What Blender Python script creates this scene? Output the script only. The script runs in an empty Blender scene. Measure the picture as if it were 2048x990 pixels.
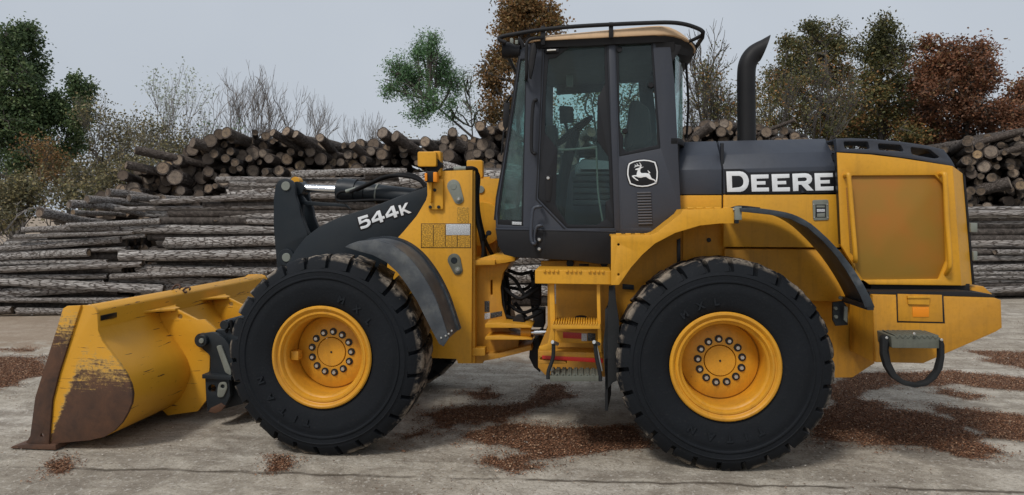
import bpy, bmesh, math, random
from mathutils import Vector, Matrix, noise
random.seed(7)
R = random.Random(11)
sc = bpy.context.scene
# ------------------------------------------------------------------ camera
FPX, HZ, CX0, YAW, CH, CY = 1400.0, 430.0, 1024.0, math.radians(6.36), 1.82, -5.09
cd = bpy.data.cameras.new('camera'); cam = bpy.data.objects.new('camera', cd); sc.collection.objects.link(cam)
cam.location = (0, CY, CH); cam.rotation_euler = (math.radians(90), 0, YAW)
cd.sensor_width = 36; cd.lens = FPX/2048*36; cd.shift_y = (HZ-495)/2048.0
cd.clip_start = .1; cd.clip_end = 2000; sc.camera = cam
# ------------------------------------------------------------------ light
SUN_EL, SUN_AZ = math.radians(50), math.radians(208)      # azimuth clockwise from +Y
w = bpy.data.worlds.new('World'); sc.world = w; w.use_nodes = True
nt = w.node_tree; nt.nodes.clear()
_o = nt.nodes.new('ShaderNodeOutputWorld'); _b = nt.nodes.new('ShaderNodeBackground')
_s = nt.nodes.new('ShaderNodeTexSky'); _s.sky_type = 'NISHITA'; _s.sun_disc = False
_s.sun_elevation = SUN_EL; _s.sun_rotation = SUN_AZ; _s.air_density = 1.0; _s.dust_density = 5.0
_m = nt.nodes.new('ShaderNodeMixRGB'); _m.inputs['Fac'].default_value = .93
_tc = nt.nodes.new('ShaderNodeTexCoord'); _n = nt.nodes.new('ShaderNodeTexNoise')
_n.inputs['Scale'].default_value = 1.6; _n.inputs['Detail'].default_value = 4
_r = nt.nodes.new('ShaderNodeValToRGB')
_r.color_ramp.elements[0].position = .25; _r.color_ramp.elements[0].color = (3.75, 4.12, 4.62, 1)
_r.color_ramp.elements[1].position = .8; _r.color_ramp.elements[1].color = (4.65, 5.0, 5.45, 1)
nt.links.new(_tc.outputs['Generated'], _n.inputs['Vector']); nt.links.new(_n.outputs['Fac'], _r.inputs['Fac'])
nt.links.new(_s.outputs[0], _m.inputs['Color1']); nt.links.new(_r.outputs[0], _m.inputs['Color2'])
nt.links.new(_m.outputs[0], _b.inputs['Color']); _b.inputs['Strength'].default_value = .1
nt.links.new(_b.outputs[0], _o.inputs['Surface'])
sd = bpy.data.lights.new('sun', 'SUN'); sd.energy = 1.5; sd.angle = math.radians(12); sd.color = (1, .96, .9)
sun = bpy.data.objects.new('sun', sd); sc.collection.objects.link(sun)
_d = Vector((math.sin(SUN_AZ)*math.cos(SUN_EL), math.cos(SUN_AZ)*math.cos(SUN_EL), math.sin(SUN_EL)))
sun.rotation_euler = _d.to_track_quat('Z', 'Y').to_euler()
sc.view_settings.view_transform = 'Standard'; sc.view_settings.look = 'None'
sc.view_settings.exposure = .34; sc.view_settings.gamma = 1

# ------------------------------------------------------------------ helpers
SY, CY_ = math.sin(YAW), math.cos(YAW)
def ray(px):
    k = (px-CX0)/FPX
    return Vector((-SY+CY_*k, CY_+SY*k))
def P(px, py, Y):                       # photo point on the upright plane at depth Y
    d = ray(px); t = (Y-CY)/d.y
    return Vector((d.x*t, Y, CH-(py-HZ)/FPX*t))
def XZ(pts, Y): return [(P(a, b, Y).x, P(a, b, Y).z) for a, b in pts]
def Yat(px, x): return CY + x*ray(px).y/ray(px).x
def G(px, py, z=0):                     # photo point on the ground
    t = (CH-z)*FPX/(py-HZ); d = ray(px)*t
    return Vector((d.x, d.y+CY, z))
def D(px, dist):                        # ground point under a column at a distance
    d = ray(px)*dist; return Vector((d.x, d.y+CY, 0))
W = {}
def link(o, parent=None, loc=None):
    sc.collection.objects.link(o)
    loc = Vector(loc) if loc is not None else Vector((0, 0, 0))
    W[o] = loc
    if parent is not None: o.parent = parent; o.location = loc-W[parent]
    else: o.location = loc
    return o
def finish(name, me, mat, parent, sharp=32, smooth=True, origin=None, mods=None):
    if len(me.vertices):
        if origin is None:
            xs = [v.co for v in me.vertices]
            lo = Vector((min(v.x for v in xs), min(v.y for v in xs), min(v.z for v in xs)))
            hi = Vector((max(v.x for v in xs), max(v.y for v in xs), max(v.z for v in xs)))
            origin = (lo+hi)/2
            if parent is None: origin.z = lo.z
        origin = Vector(origin)
        me.transform(Matrix.Translation(-origin))
    else: origin = Vector((0, 0, 0))
    me.name = name
    if mat is not None:
        me.materials.clear()
        for m_ in (mat if isinstance(mat, (list, tuple)) else [mat]): me.materials.append(m_)
    if smooth:
        me.polygons.foreach_set('use_smooth', [True]*len(me.polygons))
        me.set_sharp_from_angle(angle=math.radians(sharp))
    o = bpy.data.objects.new(name, me)
    return link(o, parent, origin)
def mesh(verts, faces):
    me = bpy.data.meshes.new('m'); me.from_pydata([tuple(v) for v in verts], [], faces); me.update(); return me
def bm_mesh(bm):
    bmesh.ops.recalc_face_normals(bm, faces=bm.faces[:])
    me = bpy.data.meshes.new('m'); bm.to_mesh(me); bm.free(); return me
def fil(pts, r, n=4, only=None):        # fillet the corners of a polygon
    out = []; N = len(pts)
    for i in range(N):
        p = Vector(pts[i]); a = Vector(pts[i-1])-p; b = Vector(pts[(i+1) % N])-p
        rr = r if only is None else (r if i in only else 0)
        k = min(rr, a.length*.45, b.length*.45)
        if k < 1e-6: out.append((p.x, p.y)); continue
        p0 = p+a.normalized()*k; p2 = p+b.normalized()*k
        for j in range(n+1):
            t = j/n; q = p0*(1-t)**2+p*2*t*(1-t)+p2*t*t; out.append((q.x, q.y))
    return out
def cr(pts, n=5, closed=False):         # catmull-rom
    pts = [Vector(p) for p in pts]; N = len(pts); out = []
    rng = range(N if closed else N-1)
    for i in rng:
        if closed: p0, p1, p2, p3 = pts[i-1], pts[i], pts[(i+1) % N], pts[(i+2) % N]
        else: p0, p1, p2, p3 = pts[max(i-1, 0)], pts[i], pts[i+1], pts[min(i+2, N-1)]
        for j in range(n):
            t = j/n
            out.append(.5*((2*p1)+(-p0+p2)*t+(2*p0-5*p1+4*p2-p3)*t*t+(-p0+3*p1-3*p2+p3)*t**3))
    if not closed: out.append(pts[-1])
    return out
def slab_me(outer, holes, thick, bev):
    cu = bpy.data.curves.new('c', 'CURVE'); cu.dimensions = '2D'; cu.fill_mode = 'BOTH'
    bev = min(bev, thick*.49)
    cu.extrude = thick/2-bev; cu.bevel_depth = bev; cu.bevel_resolution = 1; cu.offset = -bev
    for poly in [outer]+list(holes):
        s = cu.splines.new('POLY'); s.points.add(len(poly)-1); s.use_cyclic_u = True
        for i, q in enumerate(poly): s.points[i].co = (q[0], q[1], 0, 1)
    o = bpy.data.objects.new('tmp', cu)
    me = bpy.data.meshes.new_from_object(o)
    bpy.data.objects.remove(o); bpy.data.curves.remove(cu)
    bm = bmesh.new(); bm.from_mesh(me); bpy.data.meshes.remove(me)
    bmesh.ops.remove_doubles(bm, verts=bm.verts, dist=1e-5)
    me = bpy.data.meshes.new('m'); bm.to_mesh(me); bm.free()
    return me
def slab(name, xz, Y0, thick, mat, parent, holes=(), bev=.004, **k):   # upright slab, world x,z outline
    me = slab_me(xz, holes, thick, bev)
    me.transform(Matrix.Translation((0, Y0+thick/2, 0)) @ Matrix.Rotation(math.radians(90), 4, 'X'))
    return finish(name, me, mat, parent, **k)
def plate(name, px, Y0, thick, mat, parent, holes=(), bev=.004, **k):
    return slab(name, XZ(px, Y0), Y0, thick, mat, parent, [XZ(h, Y0) for h in holes], bev, **k)
def flat(name, xy, z0, thick, mat, parent, holes=(), bev=.003, **k):   # level slab, x,y outline
    me = slab_me(xy, holes, thick, bev); me.transform(Matrix.Translation((0, 0, z0+thick/2)))
    return finish(name, me, mat, parent, **k)
def box_bm(bm, x0, x1, y0, y1, z0, z1, bev=.004):
    vs = [bm.verts.new((x, y, z)) for x in (x0, x1) for y in (y0, y1) for z in (z0, z1)]
    fs = [bm.faces.new([vs[i] for i in f]) for f in ((0, 1, 3, 2), (4, 6, 7, 5), (0, 4, 5, 1), (2, 3, 7, 6), (0, 2, 6, 4), (1, 5, 7, 3))]
    if bev:
        es = list({e for f in fs for e in f.edges})
        bmesh.ops.bevel(bm, geom=es, offset=bev, segments=2, affect='EDGES', profile=.5)
def box(name, x0, x1, y0, y1, z0, z1, mat, parent, bev=.004, rot=None, **k):
    bm = bmesh.new(); box_bm(bm, x0, x1, y0, y1, z0, z1, bev)
    if rot:
        c = Vector(((x0+x1)/2, (y0+y1)/2, (z0+z1)/2))
        bmesh.ops.rotate(bm, verts=bm.verts, cent=c, matrix=Matrix.Rotation(rot[0], 3, rot[1]))
    return finish(name, bm_mesh(bm), mat, parent, **k)
def pbox(name, x0, y0, x1, y1, Y0, Y1, mat, parent, **k):   # box from a photo rectangle at depth Y0
    a = P(x0, y0, Y0); b = P(x1, y1, Y0)
    return box(name, a.x, b.x, Y0, Y1, b.z, a.z, mat, parent, **k)
def tube_geo(path, r, seg=10, cap=True, rf=None):
    path = [Vector(p) for p in path]; N = len(path); V = []; F = []
    t0 = (path[1]-path[0]).normalized(); up = Vector((0, 0, 1)) if abs(t0.z) < .9 else Vector((1, 0, 0))
    n = (up-t0*up.dot(t0)).normalized()
    for i, p in enumerate(path):
        t = (path[min(i+1, N-1)]-path[max(i-1, 0)]).normalized()
        n = (n-t*n.dot(t)).normalized(); b = t.cross(n)
        rr = rf(i/(N-1)) if rf else r
        for j in range(seg):
            a = 2*math.pi*j/seg; V.append(p+(n*math.cos(a)+b*math.sin(a))*rr)
    for i in range(N-1):
        for j in range(seg):
            k = (j+1) % seg; F.append((i*seg+j, i*seg+k, (i+1)*seg+k, (i+1)*seg+j))
    if cap: F.append(tuple(range(seg))[::-1]); F.append(tuple((N-1)*seg+j for j in range(seg)))
    return V, F
def tube(name, path, r, mat, parent, seg=10, n=6, smoothpath=True, rf=None, **k):
    if smoothpath and len(path) > 2: path = cr(path, n)
    return finish(name, mesh(*tube_geo(path, r, seg, True, rf)), mat, parent, sharp=50, **k)
def lathe_geo(prof, c, axis='Y', seg=32, sgn=1):   # prof: (radius, along)
    V = []; F = []; c = Vector(c)
    for r, a in prof:
        for j in range(seg):
            t = 2*math.pi*j/seg; u, v = r*math.cos(t), r*math.sin(t)
            if axis == 'Y': q = Vector((u, a*sgn, v))
            elif axis == 'Z': q = Vector((u, v, a*sgn))
            else: q = Vector((a*sgn, u, v))
            V.append(c+q)
    for i in range(len(prof)-1):
        for j in range(seg):
            k = (j+1) % seg; F.append((i*seg+j, i*seg+k, (i+1)*seg+k, (i+1)*seg+j))
    F.append(tuple(range(seg))); F.append(tuple((len(prof)-1)*seg+j for j in range(seg)))
    return V, F
def lathe(name, prof, c, mat, parent, axis='Y', seg=32, **k):
    V, F = lathe_geo(prof, c, axis, seg); bm = bmesh.new()
    vs = [bm.verts.new(v) for v in V]
    for f in F: bm.faces.new([vs[i] for i in f])
    return finish(name, bm_mesh(bm), mat, parent, **k)
def disc(name, px, py, Y, r, h, mat, parent, seg=24, bev=.003, **k):   # round pin facing the viewer, radius in metres
    p = P(px, py, Y)
    return lathe(name, [(r-bev, 0), (r, bev), (r, h)], p, mat, parent, seg=seg, **k)
def tag(o, label=None, cat=None, group=None, kind=None):
    if label: o['label'] = label
    if cat: o['category'] = cat
    if group: o['group'] = group
    if kind: o['kind'] = kind
    return o
# ------------------------------------------------------------------ materials
def newmat(name):
    m = bpy.data.materials.new(name); m.use_nodes = True; t = m.node_tree
    return m, t, t.nodes, t.links, t.nodes['Principled BSDF']
def NZ(t, scale, det=4, rough=.55, vec=None, dist=0):
    n = t.nodes.new('ShaderNodeTexNoise'); n.inputs['Scale'].default_value = scale
    n.inputs['Detail'].default_value = det; n.inputs['Roughness'].default_value = rough; n.inputs['Distortion'].default_value = dist
    if vec is not None: t.links.new(vec, n.inputs['Vector'])
    return n.outputs['Fac']
def RAMP(t, src, stops):
    r = t.nodes.new('ShaderNodeValToRGB'); e = r.color_ramp.elements
    while len(e) < len(stops): e.new(.5)
    for i, (p, c) in enumerate(stops):
        e[i].position = p; e[i].color = (*c, 1) if len(c) == 3 else c
    t.links.new(src, r.inputs['Fac']); return r.outputs['Color']
def MIX(t, fac, a, b, mode='MIX'):
    m = t.nodes.new('ShaderNodeMixRGB'); m.blend_type = mode
    for i, v in (('Fac', fac), ('Color1', a), ('Color2', b)):
        if isinstance(v, (int, float)): m.inputs[i].default_value = v
        elif isinstance(v, tuple): m.inputs[i].default_value = (*v, 1) if len(v) == 3 else v
        else: t.links.new(v, m.inputs[i])
    return m.outputs[0]
def MATH(t, op, a, b=None, c=None):
    m = t.nodes.new('ShaderNodeMath'); m.operation = op
    for i, v in enumerate((a, b, c)):
        if v is None: continue
        if isinstance(v, (int, float)): m.inputs[i].default_value = v
        else: t.links.new(v, m.inputs[i])
    return m.outputs[0]
def VEC(t, kind='Object', scale=None, world=False):
    if world: o = t.nodes.new('ShaderNodeNewGeometry').outputs['Position']
    else: o = t.nodes.new('ShaderNodeTexCoord').outputs[kind]
    if scale:
        m = t.nodes.new('ShaderNodeMapping'); m.inputs['Scale'].default_value = scale; t.links.new(o, m.inputs['Vector']); o = m.outputs[0]
    return o
def BUMP(t, b, h, strength=.3, dist=.01):
    n = t.nodes.new('ShaderNodeBump'); n.inputs['Strength'].default_value = strength; n.inputs['Distance'].default_value = dist
    t.links.new(h, n.inputs['Height']); t.links.new(n.outputs[0], b.inputs['Normal'])
def ZOF(t, axis=2):
    s = t.nodes.new('ShaderNodeSeparateXYZ'); t.links.new(t.nodes.new('ShaderNodeNewGeometry').outputs['Position'], s.inputs[0]); return s.outputs[axis]
def paint(name, col, rough=.42, dirt=(.16, .13, .09), amt=.35, chips=None, spec=.4, low=.25):
    m, t, N, L, b = newmat(name); v = VEC(t, world=True)
    n1 = NZ(t, 2.3, 6, .6, v); n2 = NZ(t, 38, 3, .6, v); n3 = NZ(t, 9, 5, .7, v)
    c = MIX(t, MATH(t, 'MULTIPLY', RAMP(t, n1, [(.4, (0, 0, 0)), (.75, (1, 1, 1))]), amt*.6), col, dirt)
    c = MIX(t, MATH(t, 'MULTIPLY', RAMP(t, n2, [(.5, (0, 0, 0)), (.72, (1, 1, 1))]), amt*.5), c, tuple(x*.55 for x in col))
    st_k = NZ(t, 1, 5, .65, VEC(t, scale=(16, 16, 1.1), world=True), .3); c = MIX(t, MATH(t, 'MULTIPLY', RAMP(t, st_k, [(.52, (0, 0, 0)), (.72, (1, 1, 1))]), amt*.75), c, tuple(x*.45+.012 for x in col))
    # dust and mud splash that thickens towards the ground
    lo = MATH(t, 'SUBTRACT', 1.0, MATH(t, 'MULTIPLY', ZOF(t), .75)); lo = MATH(t, 'MULTIPLY', MATH(t, 'MAXIMUM', lo, 0), n3)
    c = MIX(t, MATH(t, 'MINIMUM', MATH(t, 'MULTIPLY', lo, low*2.2), .7), c, dirt)
    if chips:
        ch = RAMP(t, NZ(t, chips[0], 8, .75, v), [(chips[1], (0, 0, 0)), (chips[1]+.02, (1, 1, 1))]); c = MIX(t, ch, c, (.06, .025, .015))
    L.new(c, b.inputs['Base Color']); b.inputs['Specular IOR Level'].default_value = spec
    L.new(MATH(t, 'ADD', rough-.08, MATH(t, 'MULTIPLY', n3, .25)), b.inputs['Roughness'])
    BUMP(t, b, n2, .12, .004)
    return m
YEL = (.70, .338, .021)
M = {}
M['yellow'] = paint('yellow_paint', YEL, .40, (.20, .115, .045), .42, (14, .715))
M['yellow_frame'] = paint('yellow_frame_paint', (.64, .292, .015), .48, (.17, .105, .05), .55, (9, .69), low=.45)
M['rimyel'] = paint('rim_yellow_paint', (.72, .33, .017), .42, (.18, .095, .035), .5, (16, .67), low=.25)
M['grey'] = paint('slate_grey_paint', (.040, .047, .064), .40, (.10, .095, .09), .35, spec=.45, low=.1)
M['cabgrey'] = paint('cab_grey_paint', (.036, .041, .055), .42, (.07, .065, .06), .3, spec=.4, low=.12)
M['arm'] = paint('arm_black_paint', (.009, .015, .021), .42, (.05, .045, .04), .3, (17, .74), spec=.35, low=.15)
M['black'] = paint('black_plastic', (.009, .009, .011), .55, (.05, .045, .04), .3, spec=.3, low=.2)
M['tan'] = paint('tan_roof_plastic', (.62, .42, .25), .6, (.35, .25, .15), .3, low=0)
M['white'] = paint('white_decal', (.80, .82, .84), .35, (.5, .48, .45), .1, low=0)
M['decalblack'] = paint('black_decal', (.008, .008, .010), .3, (.03, .03, .03), .2, low=0)
M['red'] = paint('red_reflector', (.45, .02, .015), .25, (.15, .05, .03), .3, low=0)
M['orange'] = paint('orange_reflector', (.85, .27, .01), .25, (.5, .2, .05), .1, low=0)
M['zinc'] = paint('galvanised_steel', (.22, .24, .21), .45, (.12, .10, .08), .6, low=.3)
M['tread'] = paint('grey_tread_plate', (.12, .13, .105), .6, (.10, .08, .06), .7)
def metal(name, col, rough):
    m, t, N, L, b = newmat(name); b.inputs['Base Color'].default_value = (*col, 1); b.inputs['Metallic'].default_value = 1
    L.new(MATH(t, 'ADD', rough, MATH(t, 'MULTIPLY', NZ(t, 30, 3, .6, VEC(t, world=True)), .15)), b.inputs['Roughness']); return m
M['chrome'] = metal('chrome_rod', (.75, .76, .78), .06)
M['steel'] = metal('bolt_steel', (.62, .61, .58), .32)
def rubber(name, col, mud):
    m, t, N, L, b = newmat(name); v = VEC(t)
    s = N.new('ShaderNodeSeparateXYZ'); L.new(v, s.inputs[0])
    r = MATH(t, 'SQRT', MATH(t, 'ADD', MATH(t, 'POWER', s.outputs[0], 2.0), MATH(t, 'POWER', s.outputs[2], 2.0)))
    n = NZ(t, 7, 6, .7, v); n2 = NZ(t, 60, 3, .6, v); n3 = NZ(t, 3, 4, .6, v)
    c = MIX(t, RAMP(t, n3, [(.35, (0, 0, 0)), (.75, (.5, .5, .5))]), col, tuple(x*1.9 for x in col))
    c = MIX(t, MATH(t, 'MULTIPLY', RAMP(t, n2, [(.6, (0, 0, 0)), (.75, (1, 1, 1))]), .25), c, (.045, .045, .042))
    if mud:
        e = MATH(t, 'MULTIPLY', MATH(t, 'SUBTRACT', r, .724), 34.0)
        k = MATH(t, 'MULTIPLY', MATH(t, 'MAXIMUM', MATH(t, 'MINIMUM', e, 1.0), 0.0), RAMP(t, n, [(.46, (0, 0, 0)), (.58, (1, 1, 1))]))
        c = MIX(t, k, c, MIX(t, n2, (.09, .07, .055), (.46, .39, .31)))
    L.new(c, b.inputs['Base Color']); b.inputs['Roughness'].default_value = .78; b.inputs['Specular IOR Level'].default_value = .22
    BUMP(t, b, MATH(t, 'ADD', n2, MATH(t, 'MULTIPLY', n, 1.5)), .35, .006); return m
M['tyre'] = rubber('tyre_rubber', (.0065, .0080, .0105), True)
M['hose'] = rubber('hose_rubber', (.010, .010, .011), False)
M['flap'] = rubber('flap_rubber', (.016, .017, .018), False)
m, t, N, L, b = newmat('fender_grey_plastic'); v = VEC(t, world=True)
n1 = NZ(t, 5, 6, .65, VEC(t, scale=(1, 1, 1), world=True)); n2 = NZ(t, 26, 5, .7, v)
c = RAMP(t, n1, [(.30, (.028, .034, .042)), (.5, (.055, .062, .070)), (.75, (.13, .135, .13))])
L.new(MIX(t, RAMP(t, n2, [(.55, (0, 0, 0)), (.7, (.6, .6, .6))]), c, (.05, .05, .05)), b.inputs['Base Color']); b.inputs['Roughness'].default_value = .5
BUMP(t, b, n2, .2, .004); M['fender'] = m
m, t, N, L, b = newmat('fender_dark_plastic'); v = VEC(t, world=True)
n1 = NZ(t, 4, 6, .65, v); n2 = NZ(t, 26, 5, .7, v)
c = RAMP(t, n1, [(.4, (.016, .021, .028)), (.55, (.035, .045, .055)), (.72, (.13, .135, .14))]); L.new(c, b.inputs['Base Color']); b.inputs['Roughness'].default_value = .42
BUMP(t, b, n2, .2, .004); M['fender2'] = m
# bucket: yellow paint worn to rust, thicker rust towards the ground (wear, not shade)
def bucketmat(name, level, col=YEL, front=False):
    m, t, N, L, b = newmat(name); v = VEC(t, world=True)
    n = NZ(t, 5, 8, .72, v, .6); nf = NZ(t, 30, 8, .8, v, .4); nl = NZ(t, 1, 8, .75, VEC(t, scale=(3, 3, 26), world=True), 1.2); nd = NZ(t, 40, 4, .6, v)
    z = ZOF(t)
    h = MATH(t, 'ADD', MATH(t, 'MULTIPLY', MATH(t, 'SUBTRACT', level, z), 3.2), MATH(t, 'MULTIPLY', MATH(t, 'SUBTRACT', nl, .5), 2.3))
    h = MATH(t, 'ADD', h, MATH(t, 'MULTIPLY', MATH(t, 'SUBTRACT', nf, .5), 2.0))
    if front:                            # the painted rim along the cutter bar keeps its yellow
        p0, p1 = P(97, 889, -.08), P(161, 611, -.08); dx, dz = p1.x-p0.x, p1.z-p0.z; ln_ = math.hypot(dx, dz)
        d = MATH(t, 'ADD', MATH(t, 'MULTIPLY', MATH(t, 'SUBTRACT', ZOF(t, 0), p0.x), dz/ln_), MATH(t, 'MULTIPLY', MATH(t, 'SUBTRACT', z, p0.z), -dx/ln_))
        d = MATH(t, 'ADD', d, MATH(t, 'MULTIPLY', MATH(t, 'SUBTRACT', n, .5), .12))
        h = MATH(t, 'ADD', h, MATH(t, 'MULTIPLY', MATH(t, 'MINIMUM', MATH(t, 'SUBTRACT', d, .085), 0.0), 22.0))
    k = RAMP(t, h, [(.30, (0, 0, 0)), (.48, (.6, .6, .6)), (.72, (1, 1, 1))])
    worn = RAMP(t, h, [(-.0, (0, 0, 0)), (.40, (.9, .9, .9))])
    c = MIX(t, worn, MIX(t, MATH(t, 'MULTIPLY', n, .4), col, tuple(x*.6 for x in col)), (.46, .29, .085))
    rust = MIX(t, RAMP(t, n, [(.3, (0, 0, 0)), (.7, (1, 1, 1))]), (.040, .021, .014), (.115, .050, .024))
    sp = RAMP(t, NZ(t, 11, 9, .8, v), [(.655, (0, 0, 0)), (.67, (1, 1, 1))])
    for rot, sc_, th in ((.5, 30, .672), (-.9, 24, .675), (1.3, 20, .675)):
        mp_ = N.new('ShaderNodeMapping'); mp_.inputs['Rotation'].default_value = (0, rot, 0); mp_.inputs['Scale'].default_value = (1.6, 1.6, sc_); L.new(v, mp_.inputs['Vector'])
        sp = MIX(t, 1.0, sp, RAMP(t, NZ(t, 1.6, 4, .6, mp_.outputs[0], .4), [(th, (0, 0, 0)), (th+.012, (1, 1, 1))]), 'LIGHTEN')
    c = MIX(t, sp, c, (.07, .03, .016)); c = MIX(t, k, c, rust)
    L.new(c, b.inputs['Base Color']); L.new(MIX(t, k, (.45, .45, .45), (.75, .75, .75)), b.inputs['Roughness'])
    BUMP(t, b, MATH(t, 'ADD', MATH(t, 'MULTIPLY', nd, .5), nf), .3, .006); return m
M['bucket'] = bucketmat('bucket_paint', -.18)
M['bucketside'] = bucketmat('bucket_side_worn_paint', .76, front=True)
M['bucketedge'] = bucketmat('bucket_edge_rusty_paint', 1.08)
M['rust'] = bucketmat('bare_rusty_steel', 5)
# glass
def glassmat(name, tint, dust):
    m, t, N, L, b = newmat(name); N.remove(b); out = N['Material Output']
    tr = N.new('ShaderNodeBsdfTransparent'); tr.inputs[0].default_value = (*tint, 1)
    gl = N.new('ShaderNodeBsdfGlossy'); gl.inputs['Roughness'].default_value = .03; gl.inputs[0].default_value = (1, 1, 1, 1)
    df = N.new('ShaderNodeBsdfDiffuse'); df.inputs[0].default_value = (.42, .50, .50, 1)
    fr = N.new('ShaderNodeFresnel'); fr.inputs[0].default_value = 1.5
    m1 = N.new('ShaderNodeMixShader'); m2 = N.new('ShaderNodeMixShader')
    f = MATH(t, 'MULTIPLY', RAMP(t, NZ(t, 5, 7, .7, VEC(t, scale=(1, 1, .4), world=True)), [(.4, (.25, .25, .25)), (.75, (1, 1, 1))]), dust)
    L.new(f, m1.inputs[0]); L.new(tr.outputs[0], m1.inputs[1]); L.new(df.outputs[0], m1.inputs[2])
    L.new(MATH(t, 'MULTIPLY', fr.outputs[0], .55), m2.inputs[0]); L.new(m1.outputs[0], m2.inputs[1]); L.new(gl.outputs[0], m2.inputs[2])
    L.new(m2.outputs[0], out.inputs['Surface']); return m
M['glass'] = glassmat('tinted_cab_glass', (.80, .91, .90), .03)
M['glassfront'] = glassmat('dusty_front_glass', (.62, .78, .77), .19)
m, t, N, L, b = newmat('perforated_grille'); v = VEC(t, world=True)
mp = VEC(t, scale=(52, 52, 52), world=True); vo = N.new('ShaderNodeTexVoronoi'); vo.inputs['Scale'].default_value = 1; vo.inputs['Randomness'].default_value = 0; L.new(mp, vo.inputs['Vector'])
hole = RAMP(t, vo.outputs['Distance'], [(.30, (1, 1, 1)), (.40, (0, 0, 0))])
col = RAMP(t, NZ(t, 2.6, 2, .5, v), [(.36, (.28, .155, .014)), (.5, (.32, .148, .012)), (.64, (.37, .140, .012))])
L.new(MIX(t, hole, col, (.02, .014, .006)), b.inputs['Base Color']); b.inputs['Roughness'].default_value = .55; M['grille'] = m
def printmat(name, bg, ink, sx, sz, th=.5):
    m, t, N, L, b = newmat(name)
    n = NZ(t, 1, 2, .6, VEC(t, scale=(sx, 1, sz)))
    br = N.new('ShaderNodeTexWave'); br.bands_direction = 'Z'; br.inputs['Scale'].default_value = sz*.35; L.new(VEC(t), br.inputs['Vector'])
    k = MATH(t, 'MULTIPLY', RAMP(t, n, [(th-.04, (0, 0, 0)), (th+.04, (1, 1, 1))]), RAMP(t, br.outputs['Fac'], [(.35, (0, 0, 0)), (.6, (1, 1, 1))]))
    L.new(MIX(t, k, bg, ink), b.inputs['Base Color']); b.inputs['Roughness'].default_value = .4; return m
M['chart'] = printmat('service_chart_print', (.66, .34, .03), (.06, .04, .01), 70, 150, .48)
M['chartwhite'] = printmat('white_label_print', (.62, .64, .66), (.08, .08, .09), 160, 200, .5)
M['warn'] = printmat('black_warning_print', (.02, .02, .02), (.5, .5, .5), 160, 200, .6)
# ================================================================== WHEEL LOADER
Y0c = 1.25                                 # centre line of the machine
loader = link(bpy.data.objects.new('wheel_loader', None), None, (-.5, Y0c, 0))
tag(loader, 'yellow and dark grey articulated wheel loader with its bucket lowered on the concrete', 'wheel loader')
L_ = loader
def mir(y): return 2*Y0c-y
# ---- wheels
WR, WZ = .761, .750
def tyre_mesh():
    nl = 26; ph = [0, .12, .24, .36, .43, .47, .60, .64, .72, .86]
    prof = [(.372, .10, 0), (.378, .045, 0), (.40, .025, 0), (.45, .012, 0), (.52, .002, 0), (.560, 0, 0), (.566, .003, 0), (.585, .003, 0), (.592, -.006, 0), (.600, -.006, 0), (.606, .003, 0), (.636, .006, 0), (.641, .002, 0), (.647, .009, 0), (.662, .016, 0),
            (.668, .018, 1), (.705, .036, 1), (.735, .058, 1), (.749, .082, 1), (.752, .12, 1), (.752, .18, 2), (.753, .235, 2), (.753, .26, 3)]
    prof = prof+[(r, .52-y, k) for r, y, k in prof[::-1][1:]]
    prof = [(r if r < .45 else .45+(r-.45)*1.03, y, k) for r, y, k in prof]
    V = []; F = []; rows = nl*len(ph); rr = random.Random(3)
    jit = [rr.uniform(-.12, .12) for _ in range(nl)]
    for li in range(nl):
        for p in ph:
            for r, y, k in prof:
                q = p; a = (li+q)/nl*2*math.pi
                if k:
                    sl = (y-.26)*1.1; a += sl*.28 if k < 3 else 0
                    ing = .45 < p < .62
                    if ing:
                        if k == 1: r = r-(.050 if r > .70 else (.02 if r > .67 else .004)); y = y+(.012 if y < .26 else -.012)
                        elif k == 2: r -= .03
                        else: r -= .012
                    elif k == 1 and r > .72: r += .004*math.sin(li*7.3+p*9)
                V.append(Vector((r*math.cos(a), y-.26, r*math.sin(a))))
    np_ = len(prof)
    for i in range(rows):
        j = (i+1) % rows
        for k in range(np_-1): F.append((i*np_+k, i*np_+k+1, j*np_+k+1, j*np_+k))
    for v in V:
        if v.z < -.743: v.z = -.750+(v.z+.743)*.1
        if v.z < -.60 and v.length < .74: v.y *= 1+.08*min(1, (-.60-v.z)/.1)
    return mesh(V, F)
ty_me = tyre_mesh(); ty_me.polygons.foreach_set('use_smooth', [True]*len(ty_me.polygons)); ty_me.set_sharp_from_angle(angle=math.radians(38)); ty_me.materials.append(M['tyre'])
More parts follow.
